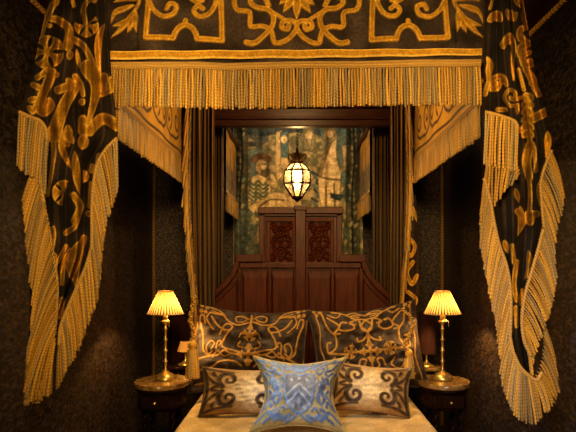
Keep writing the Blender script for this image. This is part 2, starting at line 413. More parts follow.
# lower plain panels
def panel(poly):
    p = np.array(q(poly)); c = p.mean(0); inn = c + (p - c) * .86; n = len(p)
    V = [(a, HD - .002, b) for a, b in p] + [(a, HD - .016, b) for a, b in inn]
    F = [(i, (i + 1) % n, (i + 1) % n + n, i + n) for i in range(n)] + [tuple(range(n, 2 * n))]
    mk('panel', V, F, M['panelwood'], hb, smooth=False)
for x0, x1 in ((242.5, 268), (271.5, 294), (308, 331), (334, 359)): panel([(x0, 270), (x1, 270), (x1, 380), (x0, 380)])
lc = [(238, 279), (231, 288), (222, 297), (211, 307), (210, 340), (238, 340)]
panel(lc); panel([(601 - a, b) for a, b in lc][::-1])
m = MB()
for x in (240, 269.7, 332.6, 361): pbox(m, x - 1.6, x + 1.6, 268, 400, HD - .024, HD)
m.build('stile', M['wood'], hb, bevel=.004)

# coverlet
nu, nv = 150, 130
U = np.linspace(-1, 1, nu); Vv = np.linspace(3.5, 5.55, nv)
prof = spline([(-.785, .14), (-.785, .40), (-.785, .50), (-.76, .545), (-.6, .553), (0, .56), (.7, .553), (.86, .545), (.885, .50), (.885, .40), (.885, .14)], 20)
pr = sample(prof, np.linspace(0, 1, nu)); yy = np.repeat(Vv[:, None], nu, 1)
xx = np.repeat(pr[None, :, 0], nv, 0); zz = np.repeat(pr[None, :, 1], nv, 0)
side = np.clip((.52 - zz) / .3, 0, 1); xx = xx + np.sign(xx) * side * .008 * np.sin(yy * 26)
zz = zz + .004 * (vnoise(xx, yy, .12, 9) - .5)
arc = np.repeat(np.linspace(-1.3, 1.3, nu)[None], nv, 0); ink = Ink(arc, yy); ink.unit = .01
for gx in np.arange(-1.2, 1.3, .2):
    for gy in np.arange(3.5, 5.6, .2):
        ox = .1 if int(round(gy / .2)) % 2 else 0
        ink.flower(gx + ox, gy, .06, 6); ink.line([(gx + ox, gy + .07), (gx + ox + .05, gy + .1), (gx + ox + .03, gy + .14)], .009)
m_ = ink.mask(); base = mixc(np.array([.56, .385, .15]), np.array([.68, .50, .23]), m_) * (.8 + .35 * vnoise(xx, yy, .09, 2))[..., None]
cov = mk('bedspread', np.stack([xx, yy, zz], -1).reshape(-1, 3), gridfaces(nu, nv), M['cushion'], None, np.concatenate([base, m_[..., None] * .5], -1).reshape(-1, 4))
tag(cov, 'pale gold damask bedspread covering the bed top beneath the cushions', 'bedspread')

# ================================================================== pillows
def spiral(cx, cy, r0, r1, a0, turns, sgn=1, n=36):
    t = np.linspace(0, 1, n); a = a0 + sgn * 2 * PI * turns * t; r = r0 + (r1 - r0) * t
    return list(zip(cx + r * np.cos(a), cy + r * np.sin(a)))
def pillow(name, W, Hh, T, pinch, loc, tilt, roll, paint, nu=170, nv=130, seed=0, yaw=0., label='', back=(.05, .035, .022), group=None, chop=0.):
    u, v = np.meshgrid(np.linspace(-1, 1, nu), np.linspace(-1, 1, nv)); px, pz = pinch
    x = W / 2 * u * (1 - px * (1 - v ** 2) ** 1.2); z = Hh / 2 * v * (1 - pz * (1 - u ** 2) ** 1.2)
    th = T * ((1 - u ** 2) * (1 - v ** 2)).clip(0) ** .42
    wr = (vnoise(u * 10 + v * 4 + 50, v * 9 - u * 3 + 50, 3, seed) - .5) + .5 * (vnoise(u * 20 - v * 9 + 90, v * 20 + u * 7 + 90, 3, seed + 1) - .5)
    th = th + (.07 if T > .12 else .028) * wr * (th / T) ** .7
    if chop: th = th - chop * np.exp(-(u / .35) ** 2) * np.clip(v, 0, 1) * (th / T)
    cols = paint(u, v)
    Vf = np.stack([x, -th, z], -1).reshape(-1, 3); Vb = np.stack([x, th * .8, z], -1)[::4, ::4]; nb = Vb.shape
    ub = nb[1]; vb = nb[0]
    o = mk(name, Vf, gridfaces(nu, nv), M['cushion'], None, cols.reshape(-1, 4))
    # back skin and piped edge as parts
    bk = MB(); u2, v2 = np.meshgrid(np.linspace(-1, 1, 40), np.linspace(-1, 1, 40))
    x2 = W / 2 * u2 * (1 - px * (1 - v2 ** 2) ** 1.2); z2 = Hh / 2 * v2 * (1 - pz * (1 - u2 ** 2) ** 1.2); t2 = T * .8 * ((1 - u2 ** 2) * (1 - v2 ** 2)).clip(0) ** .42
    mk('cushion_back', np.stack([x2, t2, z2], -1).reshape(-1, 3), gridfaces(40, 40)[:, ::-1], M['cushion'], o, np.broadcast_to(np.array([*back, 0.]), (1600, 4)))
    e = np.concatenate([np.stack([x, z], -1)[0], np.stack([x, z], -1)[1:, -1], np.stack([x, z], -1)[-1, ::-1][1:], np.stack([x, z], -1)[::-1, 0][1:]])
    mm = MB(); mm.tube([(a, 0, b) for a, b in e[::2]], .004, 6, col=np.array(back) * 1.4); mm.build('piping', M['cushion'], o, True)
    o.location = loc; o.rotation_euler = (tilt, roll, yaw); o.rotation_mode = 'XYZ'
    # roll about the pillow's own face normal, then lean back
    o.rotation_euler = (Matrix.Rotation(yaw, 3, 'Z') @ Matrix.Rotation(-tilt, 3, 'X') @ Matrix.Rotation(-roll, 3, 'Y')).to_euler()
    return tag(o, label, 'pillow', group)
def paint_big(kind):
    def f(u, v):
        if kind == 0: x, y, ax = u * 280, 265 - v * 205, 0.
        else: x, y, ax = u * 270, 255 - v * 200, 0.
        ink = Ink(x, y); ink.unit = 2.3; W_ = 4.6
        D = lambda pts: [(a - (275 - .12 * (b - 95)), b) for a, b in pts] if kind == 0 else [(a - 268, b) for a, b in pts]
        def both(pts, w=W_, w1=None, leaf=False): ink.line(D(pts), w, w1, leaf, mirror=0.)
        if kind == 0:
            both([(285, 112), (320, 96), (350, 104), (342, 128), (312, 130), (296, 116)], 3.6); ink.line([(0, 92), (0, 165)], 4.5, 8); both([(283, 132), (330, 150), (385, 132), (412, 104), (445, 98), (486, 96)]); both([(408, 102), (440, 78), (492, 66), (506, 72)], 3.6); both([(420, 96), (452, 90), (478, 82)], 3)
            both([(484, 96), (496, 132), (470, 168), (452, 186)], 4); both([(500, 160), (512, 120), (528, 118), (530, 145), (506, 205), (496, 245), (482, 288), (442, 312), (402, 292)])
            both([(472, 118), (442, 155), (402, 180), (368, 186), (358, 162), (380, 148), (402, 164), (416, 206)]); both([(366, 184), (388, 230), (388, 270), (345, 284), (300, 292)])
            both([(402, 262), (400, 244), (414, 240), (420, 258), (414, 300), (426, 322)], 4); both([(442, 282), (434, 252), (456, 240), (472, 270), (456, 302), (434, 292)], 4)
            both([(270, 302), (340, 304), (372, 290), (402, 312), (440, 312), (500, 330)]); both([(340, 310), (370, 318), (400, 298)], 3.6); both([(284, 272), (312, 262), (304, 240)], 4); both([(274, 366), (310, 346), (372, 342), (420, 372), (470, 380), (520, 420)])
            both([(300, 400), (360, 400), (400, 430), (480, 440)], 4); both([(285, 425), (310, 440), (340, 424)], 4)
            ink.flower(0, 202, 36, 5, .6, -PI / 2); both([(262, 216), (300, 196), (314, 220)], 5, 3); ink.disc(0, 168, 13)
            cc = (0, 306)
            for a, b in ((532, 64), (506, 72), (536, 94), (512, 98)): [ink.disc(sg * (a - 280), b, 10) for sg in (-1, 1)]
            both([(548, 120), (540, 240), (524, 340), (520, 440)], 3)
        else:
            both([(266, 96), (232, 88), (200, 96), (214, 112), (262, 120)], 3.8); both([(266, 122), (240, 118), (196, 126), (188, 140), (214, 146)], 3.8); both([(262, 92), (224, 74), (184, 84)], 3.4); both([(240, 104), (216, 100), (200, 108)], 3)
            both([(268, 124), (243, 155), (268, 188)], 4.4); both([(236, 128), (244, 174), (268, 196), (240, 230), (210, 240), (210, 222)], 5); ink.line([(0, 186), (0, 300)], 6, 7); ink.line([(0, 330), (0, 440)], 6, 5)
            both([(196, 128), (204, 168), (164, 180), (130, 162), (146, 130), (172, 130)]); both([(84, 100), (120, 130), (130, 152), (104, 180), (128, 186)]); both([(60, 60), (74, 150), (106, 195), (100, 250), (60, 272), (58, 228), (78, 224)])
            both([(80, 50), (140, 70), (200, 100)], 4); both([(90, 85), (130, 100), (150, 76), (110, 70)], 3.6); both([(30, 60), (34, 160), (22, 240), (40, 320), (30, 420)], 3)
            both([(60, 275), (120, 286), (250, 290)]); both([(200, 360), (214, 330), (240, 336), (232, 366), (268, 390)]); both([(150, 330), (170, 360), (130, 380), (96, 350), (60, 372)]); both([(90, 300), (60, 320), (70, 340)], 4); both([(170, 420), (210, 400), (262, 420)], 4); both([(60, 400), (110, 410), (150, 440)], 4)
            for sg in (-1, 1): ink.flower(sg * 100, 284, 34, 5, .6, 0); ink.line([(sg * 100, 320), (sg * 86, 240)], 5, leaf=True); [ink.disc(sg * a, b, 8) for a, b in ((226, 48), (240, 66), (214, 70), (232, 84))]
            cc = (0, 292)
        ink.flower(*cc, 44, 4, .8, 0); ink.disc(*cc, 13)
        for a in (0, PI / 2, PI, -PI / 2):
            ca, sa = math.cos(a), math.sin(a); ink.line([(cc[0] + 10 * ca, cc[1] + 10 * sa), (cc[0] + 46 * ca, cc[1] + 46 * sa)], 6, 12); ink.disc(cc[0] + 50 * ca, cc[1] + 50 * sa, 9)
        c = velvet_cols(ink, 1., gold=np.array([.44, .24, .05]), hi=np.array([.6, .36, .10]), base=np.array([.046, .031, .024]), edge=.4)
        return c
    return f
def paint_scroll(left):
    def f(u, v):
        x, y = u * 100, v * 65; ink = Ink(x, y); ink.unit = 1.
        for sx in (-1, 1):
            for sy in (-1, 1):
                sp = spiral(sx * 35, sy * 30, 2, 20, PI * .2, 1.25, 1)
                sp = [(sx * 40 + sx * (a - sx * 35), sy * 27 + sy * (b - sy * 30)) for a, b in spiral(sx * 35, sy * 30, 3.5, 25, PI * .1, 1.2, -1)]
                ink.line(sp, 3.6, 6.8, straight=True)
                e = sp[-1]; ink.line([e, (sx * 72, sy * 16), (sx * 88, sy * 34), (sx * 93, sy * 56)], 5.4, 3)
                ink.line([(sx * 30, sy * 50), (sx * 60, sy * 52), (sx * 92, sy * 60)], 3, 5)
                ink.line([(sx * 64, sy * 30), (sx * 74, sy * 44), (sx * 68, sy * 56)], 5, leaf=True)
            ink.line([(sx * 96, -60), (sx * 90, 0), (sx * 96, 60)], 5)
            ink.line([(sx * 64, -6), (sx * 82, 0), (sx * 64, 8)], 4)
        m, e = ink.mask(.8), ink.edge(2.2)
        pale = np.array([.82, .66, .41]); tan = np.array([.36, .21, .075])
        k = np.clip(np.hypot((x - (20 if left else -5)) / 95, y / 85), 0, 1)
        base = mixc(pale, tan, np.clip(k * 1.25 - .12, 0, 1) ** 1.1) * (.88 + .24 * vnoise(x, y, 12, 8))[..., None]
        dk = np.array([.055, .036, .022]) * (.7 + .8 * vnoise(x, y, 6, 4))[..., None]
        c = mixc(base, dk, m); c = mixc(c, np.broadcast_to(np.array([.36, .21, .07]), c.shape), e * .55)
        return np.concatenate([c, m[..., None]], -1)
    return f
def paint_blue(u, v):
    x, y = u * 100, v * 80; ink = Ink(x, y); ink.unit = 1.; ink.k = 1.05
    def both(pts, w=3., w1=None, leaf=False): ink.line(pts, w, w1, leaf, mirror=0.)
    both([(94, 66), (70, 62), (50, 54), (44, 40), (56, 34), (64, 44), (56, 50)], 3.6); both([(90, 58), (84, 44), (70, 38), (78, 28), (88, 36)], 3.2)
    both([(60, 68), (40, 62), (24, 52)], 3.4); both([(30, 66), (40, 54), (30, 46)], 3)
    ink.poly([(-16, 70), (16, 70), (24, 52), (14, 40), (-14, 40), (-24, 52)])
    both([(40, 30), (44, 0), (36, -30), (14, -56), (0, -62)], 3.2); both([(40, 32), (20, 36), (0, 32)], 3.2)
    both([(62, 28), (72, 10), (62, -6), (70, -22), (56, -40)], 8, leaf=True); both([(60, 10), (76, 22), (84, 12)], 4); both([(58, -10), (52, -24), (60, -44)], 6, leaf=True)
    both([(92, -64), (74, -50), (62, -62), (72, -70)], 3.8); both([(90, -40), (78, -30), (70, -40)], 3.4); both([(50, -60), (34, -70), (20, -66)], 4)
    both([(54, -48), (64, -54), (48, -70)], 4); both([(18, 60), (30, 60), (34, 48), (46, 62)], 2.6); both([(80, 70), (66, 56), (72, 46)], 2.4); both([(48, 24), (56, 14), (50, 4), (58, -2)], 2.4)
    both([(98, 40), (90, 20), (92, 0), (88, -24), (96, -44)], 2.2); both([(84, -4), (76, -14), (84, -26)], 2.6); both([(30, -54), (40, -46), (46, -58), (38, -64)], 2.4); both([(6, -66), (14, -72), (26, -76)], 2.6)
    inn = Ink(x, y); inn.unit = 1.
    inn.line([(-32, -22), (0, 8), (32, -22)], 3.2, straight=True); inn.line([(-28, -40), (0, -14), (28, -40)], 3.2, straight=True)
    for a, b in ((0, 22), (-22, 18), (22, 18), (0, -38), (-14, -50), (14, -50)): inn.poly([(a, b + 7), (a + 6, b), (a, b - 7), (a - 6, b)])
    sh = Ink(x, y); sh.unit = 1.; sh.poly([(-40, 32), (40, 32), (43, 0), (34, -30), (0, -60), (-34, -30), (-43, 0)])
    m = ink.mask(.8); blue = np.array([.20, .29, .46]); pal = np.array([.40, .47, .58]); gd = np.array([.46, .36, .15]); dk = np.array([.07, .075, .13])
    nz = (.7 + .5 * vnoise(x, y, 7, 6) + .2 * vnoise(x, y, 2.5, 16)); bl = mixc(np.broadcast_to(blue, x.shape + (3,)), np.broadcast_to(dk, x.shape + (3,)), np.clip((x - 8) / 60, 0, 1) * .75) * nz[..., None]  # blue strokes darken to the right, shadow painted into the colour
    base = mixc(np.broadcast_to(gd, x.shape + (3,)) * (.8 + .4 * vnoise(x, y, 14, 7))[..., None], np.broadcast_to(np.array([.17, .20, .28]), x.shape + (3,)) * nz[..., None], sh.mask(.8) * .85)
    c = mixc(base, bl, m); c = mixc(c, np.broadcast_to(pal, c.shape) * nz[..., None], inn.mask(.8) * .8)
    e = ink.edge(1.6) * .35; c = mixc(c, np.broadcast_to(np.array([.42, .52, .72]), c.shape), e)
    return np.concatenate([c, np.maximum(m, inn.mask())[..., None]], -1)
R = math.radians
pillow('pillow', .89, .70, .15, (.06, .15), (X(250, 5.27), 5.27, .925), R(20), R(-3), paint_big(0), seed=1,
       label='large brown velvet pillow with gold strapwork on the left, below the headboard', group='large velvet pillows against the headboard')
pillow('pillow', .86, .70, .15, (.07, .15), (X(367.5, 5.27), 5.27, .94), R(20), R(6), paint_big(1), seed=5,
       label='large brown velvet pillow with gold lattice and crosses, on the right by the curtain tassel', group='large velvet pillows against the headboard')
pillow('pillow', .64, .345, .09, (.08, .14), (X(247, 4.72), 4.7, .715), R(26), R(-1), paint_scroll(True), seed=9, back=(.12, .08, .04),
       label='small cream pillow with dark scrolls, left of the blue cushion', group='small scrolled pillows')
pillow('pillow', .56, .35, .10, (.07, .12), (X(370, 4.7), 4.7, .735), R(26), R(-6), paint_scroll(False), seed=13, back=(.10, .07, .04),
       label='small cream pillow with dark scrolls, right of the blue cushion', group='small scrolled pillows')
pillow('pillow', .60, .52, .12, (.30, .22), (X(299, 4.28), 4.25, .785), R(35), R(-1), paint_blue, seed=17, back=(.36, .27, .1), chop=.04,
       label='blue and gold front cushion woven with a shield of chevrons')

# ================================================================== canopy with its valances
can = thing('bed_canopy', 'brown velvet bed canopy with gold strapwork valance and long bullion fringe', 'canopy', (0, 3.56, 2.41))
VD = 3.56
x0, x1, y0, y1 = 106., 485., -42., 63.; nu, nv = 620, 170
u, v = np.meshgrid(np.linspace(x0, x1, nu), np.linspace(y0, y1, nv)); ink = Ink(u, v)
A = cv(220, 0, 3.69); mir = 296.8; w = 2.75
ink.line(A((470, 156), (440, 158), (405, 132), (375, 100), (370, 62), (392, 35), (430, 28), (455, 8), (440, -14), (405, -10), (388, 20)), w + .3, w, mirror=mir)
ink.line(A((490, -30), (514, 0), (503, 36), (458, 46), (454, 96), (412, 96), (378, 116), (364, 160), (322, 150), (290, 118), (284, 92), (304, 78), (334, 84), (338, 104), (318, 110), (312, 96)), w, mirror=mir)
ink.line(A((392, 36), (356, 58), (318, 82)), w * .8, mirror=mir)
for p, wd in (([(296.8, -4), (296.8, 20)], 4.4), ([(294, -2), (283, 13)], 4.0), ([(291, -4), (279, 5)], 3.4), ([(292, -6), (284, -12)], 3)): ink.line(p, wd, leaf=True, mirror=mir)
ink.disc(296.8, -3, 6)
B = cv(290, 0, 2.88); w = 2.7
ink.line(B((238, -40), (238, 0), (235, 115), (306, 113), (310, 98), (318, 84), (328, 76), (340, 72), (352, 76), (362, 84), (370, 97), (375, 111), (456, 106), (447, 0), (447, -40)), w + .3, mirror=mir, straight=True)
ink.line(B((248, -20), (256, 18), (276, 44), (302, 48), (316, 32), (304, 18), (290, 26)), w, mirror=mir)
ink.line(B((446, 0), (432, 28), (404, 48), (374, 42), (366, 20), (384, 12), (394, 26)), w, mirror=mir)
ink.line(B((292, 2), (306, 6), (322, -2)), w, mirror=mir); ink.line(B((340, 60), (345, 74)), w, mirror=mir)
LF = [((478, 20), (500, 52), (530, 86), (556, 108)), ((486, 14), (518, 24), (544, 36), (556, 66)), ((482, 30), (486, 60), (482, 92)), ((500, 54), (520, 66), (552, 74)), ((476, 0), (510, -8), (548, 6)), ((496, 44), (498, 70), (508, 94))]
for p in LF: ink.line(B(*p), 3.4, leaf=True, mirror=mir)
ink.line(B((470, -10), (480, 20), (500, 50)), 2., mirror=mir)
cols = velvet_cols(ink)
for sx in (137.5, 455.5):      # seams
    d = np.abs(u - sx); cols[..., :3] *= (1 - .45 * np.exp(-(d / 1.0) ** 2))[..., None]
yw = VD + .006 * np.sin(u * .06) + .004 * np.sin(u * .17 + v * .05) - .012 * np.clip(ink.F / 1.5, 0, 1) ** .5
fv = mk('front_valance', np.stack([X(u, VD), yw, Z(v, VD)], -1).reshape(-1, 3), gridfaces(nu, nv)[:, ::-1], M['velvet'], can, cols.reshape(-1, 4))
n = 300; s = np.linspace(0, 1, n)      # gold velvet band
uu, vv = np.meshgrid(np.linspace(111, 481, n), np.linspace(0, 1, 9)); top = 51.6 - 2.6 * (uu - 111) / 370 + .35 * np.sin(uu * .11)
yv = top + vv * (8.6 - 1.8 * np.clip((uu - 300) / 180, 0, 1)); bow = .012 * np.sqrt(np.clip(1 - (2 * vv - 1) ** 2, 0, 1))
hl = np.abs(2 * vv - 1) > .72
cb = np.where(hl[..., None], GOLDHI, GOLD * (1. + .35 * (vnoise(uu, yv, 6, 2) - .5))[..., None]); cb = np.concatenate([cb, np.zeros_like(uu)[..., None]], -1)
mk('gold_band', np.stack([X(uu, VD), VD - .012 - bow, Z(yv, VD)], -1).reshape(-1, 3), gridfaces(n, 9)[:, ::-1], M['velvet'], fv, cb.reshape(-1, 4))
def hp(pts, d): return [P(a, b, d) for a, b in pts]
head = [(110, 64.5), (200, 64.3), (225, 65.8), (300, 63.8), (360, 63.8), (420, 62.2), (481, 62)]
for dy, r, b in ((-1.2, .008, .95), (1.4, .008, 1.1), (3.6, .006, .9)): header('fringe_header', hp([(a, c + dy) for a, c in head], VD - .018), r, fv, b, 460)
fringe('bullion_fringe', hp([(a, c + 4) for a, c in head], VD - .014), hp([(109, 106.5), (150, 107), (225, 109), (300, 107.5), (400, 105.5), (482, 105)], VD - .006), 128, .0064, fv, 1.1)
fringe('bullion_fringe', hp([(a, c + 4) for a, c in head], VD + .004), hp([(109, 105), (225, 107), (400, 104), (482, 103.5)], VD + .006), 120, .0068, fv, .62, tan=.6)
# side valances: gold lining inside, fringe below
def side_valance(s, xs, ya, yb, zlow, ztop, parent, dark=1., n=64, flen=.20, sc=1., rad=.0075, lw=1.):
    nu, nv = 230, 130
    yy, zz = np.meshgrid(np.linspace(ya, yb, nu), np.linspace(zlow, ztop, nv)); ink = Ink(yy * 100, zz * 100); ink.unit = 1.
    ink.k = lw; L = (yb - ya) * 100; zl = zlow * 100
    for c in np.arange(ya * 100 + 18, yb * 100 - 4, 36 * sc):
        for sg in (-1, 1):
            ink.line(spiral(c + sg * 9 * sc, zl + 19 * sc, 1.5 * sc, 7.5 * sc, 0, 1.2, sg), 1.25, straight=True)
            ink.line([(c, zl + 9 * sc), (c + sg * 8 * sc, zl + 9 * sc), (c + sg * 17 * sc, zl + 14 * sc), (c + sg * 17 * sc, zl + 28 * sc), (c + sg * 6 * sc, zl + 36 * sc), (c, zl + 46 * sc)], 1.2)
            ink.line([(c, zl + 26 * sc), (c + sg * 7 * sc, zl + 32 * sc), (c + sg * 3 * sc, zl + 40 * sc)], 1.9, leaf=True)
        ink.flower(c, zl + 54 * sc, 6 * sc, 5)
    band = np.exp(-((zz - zlow - .05) / .011) ** 4); m = np.maximum(ink.mask(.7), band)
    base = np.array([.50, .275, .036]) * (.8 + .4 * vnoise(yy * 100, zz * 100, 14, 3))[..., None]
    c = mixc(base, np.array([.05, .032, .018]) * np.ones_like(base), m) * dark
    xo = s * (xs + .006 * np.sin(yy * 9))
    f = gridfaces(nu, nv)
    o = mk('side_valance', np.stack([xo, yy, zz], -1).reshape(-1, 3), f, M['silk'], parent, np.concatenate([c, m[..., None] * .3], -1).reshape(-1, 4))
    xi = s * (xs - .012)
    for dz, r in ((.0, .008), (-.014, .008)): header('fringe_header', [(xi, ya, zlow + dz), (xi, yb, zlow + dz)], r, o, .9 * dark, 300)
    fringe('bullion_fringe', [(xi, ya, zlow - .02), (xi, yb, zlow - .02)], [(xi, ya, zlow - flen), (xi, yb, zlow - flen)], n, rad, o, .95 * dark)
    fringe('bullion_fringe', [(xi + s * .012, ya, zlow - .02), (xi + s * .012, yb, zlow - .02)], [(xi + s * .012, ya, zlow - flen + .01), (xi + s * .012, yb, zlow - flen + .01)], n, rad, o, .6 * dark, tan=.7)
    return o
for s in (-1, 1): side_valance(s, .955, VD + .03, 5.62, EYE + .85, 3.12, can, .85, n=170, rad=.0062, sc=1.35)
MB().box(-.97, .97, VD + .02, 5.75, 3.13, 3.17).build('tester_board', M['beam'], can)
BD = 5.74
m = MB(); bx0, bx1 = -.80, .82; zb = Z(127, BD)
m.box(bx0, bx1, BD - .04, BD + .06, zb, zb + .055).box(bx0, bx1, BD - .055, BD + .06, zb + .055, zb + .075).box(bx0, bx1, BD - .03, BD + .06, zb + .075, zb + .15).box(bx0, bx1, BD - .07, BD + .06, zb + .15, zb + .38)
m.build('back_rail', M['beam'], can, bevel=.006)
for a in (202, 395): pass

# ================================================================== curtains
def curtain_mesh(name, L, Rr, d, folds, amp, inkfn, parent, res=.8, ph=0., base=BROWN * .8, tops=1., wk=1.08):
    L = np.array(L, float); Rr = np.array(Rr, float); ya, yb = L[0, 1], L[-1, 1]; nv = int((yb - ya) / res / 1.1); wmax = np.max(np.interp(L[:, 1], Rr[:, 1], Rr[:, 0]) - L[:, 0]); nu = int(max(wmax, 20) / res * 1.2)
    t = np.linspace(ya, yb, nv); Ls, Rs = spline(L, 10), spline(Rr, 10)
    l = np.interp(t, Ls[:, 1], Ls[:, 0]); r = np.interp(t, Rs[:, 1], Rs[:, 0]); s = np.linspace(0, 1, nu)
    u = l[:, None] + (r - l)[:, None] * s[None]; v = np.repeat(t[:, None], nu, 1); ss = np.repeat(s[None], nv, 0)
    ink = Ink(u, v); ink.k = wk; inkfn(ink); cols = velvet_cols(ink, base=base)
    tt = (v - ya) / (yb - ya)
    f = np.sin(2 * PI * folds * (ss + .12 * (vnoise(ss * 3, tt * 2.5, 1, 42) - .5)) + ph + 1.2 * np.sin(2.4 * tt + ph)); f = np.sign(f) * np.abs(f) ** .75
    f = .8 * f * (.55 + .7 * vnoise(ss * 4 + ph, tt * 3, 1, 41)) + .14 * np.sin(2 * PI * folds * 1.9 * ss + ph * 2 + 3 * tt)
    dd = d + amp * f * (tops + (1 - tops) * np.clip(tt * 4, 0, 1)) + .012 * (vnoise(u, v, 18, 3) - .5)
    px = u * 1.0
    V = np.stack([X(px, dd), dd, Z(v, dd)], -1).reshape(-1, 3)
    return mk(name, V, gridfaces(nu, nv)[:, ::-1], M['velvet'], parent, cols.reshape(-1, 4))
CD = 3.34
def ink_left(k):
    A = cv(30, 0, 5.4); Bq = cv(20, 70, 5.24); Cq = cv(30, 140, 5.4)
    k.flower(47.5, 52, 17, 5, .25, .6); k.flower(86.5, 25, 12.5, 5, .25, PI / 2, -.75, PI + .3); k.line(A((300, 120), (288, 60), (300, 20), (330, 0), (345, -8)), 2.4)
    k.line(A((110, 100), (150, 108), (205, 150), (212, 205), (205, 245)), 3, 5.2); k.line(A((125, 25), (95, 90), (80, 130), (65, 195)), 3.4, 1.5); k.line(A((75, 130), (110, 140)), 2)
    k.k = 1.05; k.line(A((230, 210), (285, 245), (330, 320), (360, 400), (368, 440)), 3.4, 2.4); k.line(A((402, 128), (374, 200), (368, 310), (384, 430)), 3.6, leaf=True)
    k.disc(70, 55, 3.5, 5); k.line(A((250, 265), (262, 330), (275, 380)), 2.2, leaf=True); k.line([(58, -30), (52, -14), (56, 2)], 4); k.line([(80, -30), (92, -14), (94, 0)], 3); k.line([(70, -6), (74, 6)], 2)
    k.line(Bq((165, 15), (150, 60), (122, 120), (100, 190), (125, 220), (158, 190), (150, 168)), 5, 4.4); k.flower(49, 75, 8.5, 3, .5, PI / 2); k.line(Bq((70, 78), (120, 105)), 3); k.line(Bq((40, 162), (100, 148)), 3.4, leaf=True); k.line(Bq((50, 200), (70, 215), (100, 150)), 3); k.line(Bq((90, 40), (130, 20), (190, 25)), 3)
    k.line(Bq((290, 85), (235, 180), (200, 270), (178, 340)), 5, 7.5); k.line(Bq((245, 45), (300, 110)), 4, leaf=True); k.line(Bq((200, 105), (262, 82)), 4.2); k.line(Bq((180, 335), (250, 390)), 4, 3)
    k.line(Bq((250, 290), (262, 380)), 4.2, leaf=True); k.line(Bq((360, -10), (400, 60), (395, 140), (362, 265)), 8.5, 2.6); k.line(Bq((440, 35), (435, 110), (400, 130)), 4, 2.4); k.line(Bq((480, 55), (478, 100), (430, 130)), 4, 2.4)
    k.line(Bq((365, 320), (395, 285), (440, 255), (505, 290)), 5.2, 5.6); k.line(Bq((330, 262), (328, 320)), 4.8); k.disc(82, 102, 3.6); k.line(Bq((318, 70), (330, 130)), 2.4); k.line(Bq((290, 35), (312, 70)), 3.2)
    k.line(Cq((122, -40), (128, 60), (118, 160), (95, 300)), 3, 1.6); k.line(Cq((160, -30), (178, 60), (222, 162)), 3.6, leaf=True); k.line(Cq((175, -50), (215, -10), (235, 20)), 4, leaf=True)
    k.flower(64.5, 193, 13, 4, .2, 0, PI * .55, PI * 1.6); k.line(Cq((240, 60), (250, 180), (270, 300)), 4.4, leaf=True)
    k.poly([(83, 170), (87, 171), (89.5, 176), (88, 181), (83, 183)]); k.line(Cq((290, -20), (285, 50)), 5.6, leaf=True); k.line(Cq((235, 300), (270, 360), (240, 440)), 3.6, 3.8)
    k.line(Cq((330, 235), (322, 360)), 2.3); k.line(Cq((372, 85), (358, 180)), 2.8); k.disc(89, 214, 3.6); k.line(Cq((335, 140), (330, 170)), 2.4)
    k.line([(53.5, 226), (50.5, 240), (52, 254)], 5, leaf=True); k.line([(66, 233), (75, 226), (80, 212)], 2.8); k.line([(84, 238), (80, 250)], 3.2); k.line([(54, 256), (55, 268)], 3); k.line([(58, 262), (66, 246)], 2)
    k.line([(82, 240), (74, 262), (76, 288)], 7, leaf=True); k.line([(66, 262), (72, 276)], 3); k.line([(70, 250), (64, 262), (62, 284)], 2.2); k.line([(62, 300), (60, 316)], 3)
LC = thing('front_curtain', 'front left bed curtain, brown velvet with gold flowers, gathered up and edged in fringe', 'curtain', (X(70, CD), CD, Z(400, CD)), 'velvet curtains at the foot of the bed')
curtain_mesh('drape', [(58, -42), (48, 0), (44, 20), (39, 40), (33, 70), (24, 100), (21, 118), (26, 160), (30, 250), (29, 330), (28, 360), (36, 384), (40, 390)],
             [(98, -42), (106, 0), (109, 40), (112, 80), (116, 118), (117, 137), (100, 165), (95, 190), (93, 248), (80, 282), (61, 327), (56, 350), (50, 376), (46, 390)], CD, 3.6, .095, ink_left, LC, ph=.4)
def fr_px(name, H, T, d, n, parent, bright=1., rad=.0068, hd=True, hr=.010, jit=.006):
    n = int(n * .98) if n < 60 else n
    Hw = [P(a, b, d) for a, b in spline(H, 8)]; Tw = [P(a, b, d + .012) for a, b in spline(T, 8)]
    fringe(name, Hw, Tw, n, rad, parent, bright, jit)
    if hd:
        header('fringe_header', Hw, hr, parent, bright * 1.1, max(60, n * 3))
FD = CD - .08
# left edge: upper tier, long lower tier
fr_px('bullion_fringe', [(19, 112), (30, 117), (40, 121), (46, 130), (47, 140)], [(16, 166), (24, 172), (33, 178), (41, 188), (45, 196)], FD - .015, 17, LC)
fr_px('bullion_fringe', [(47, 140), (45, 165), (42, 184), (44, 205), (49, 232), (54, 262), (57, 285), (56, 312), (54, 335)], [(22, 200), (25, 222), (26, 245), (29, 266), (33, 292), (38, 320), (41, 344), (45, 368), (49, 394)], FD, 46, LC)
fr_px('bullion_fringe', [(44, 200), (50, 240), (56, 284), (55, 318), (55, 345)], [(29, 278), (33, 310), (27, 372), (26, 400), (50, 396)], FD - .02, 34, LC, hd=False)
fr_px('bullion_fringe', [(30, 336), (28, 350), (27, 362), (32, 350), (44, 340), (54, 330)], [(25, 400), (25, 404), (28, 405), (34, 404), (42, 400), (51, 393)], FD + .005, 20, LC, hd=False)
# right edge
fr_px('bullion_fringe', [(117, 138), (107, 148), (98, 162), (94, 180), (92, 205), (92, 230), (92, 250)], [(118, 188), (114, 202), (108, 220), (104, 236), (102, 258), (99, 282), (97, 300)], FD - .01, 34, LC, hr=.009)
fr_px('bullion_fringe', [(92, 246), (86, 266), (79, 283), (70, 303), (61, 326), (59, 345)], [(98, 298), (91, 318), (84, 336), (76, 354), (66, 374), (56, 391)], FD, 36, LC, hr=.009)

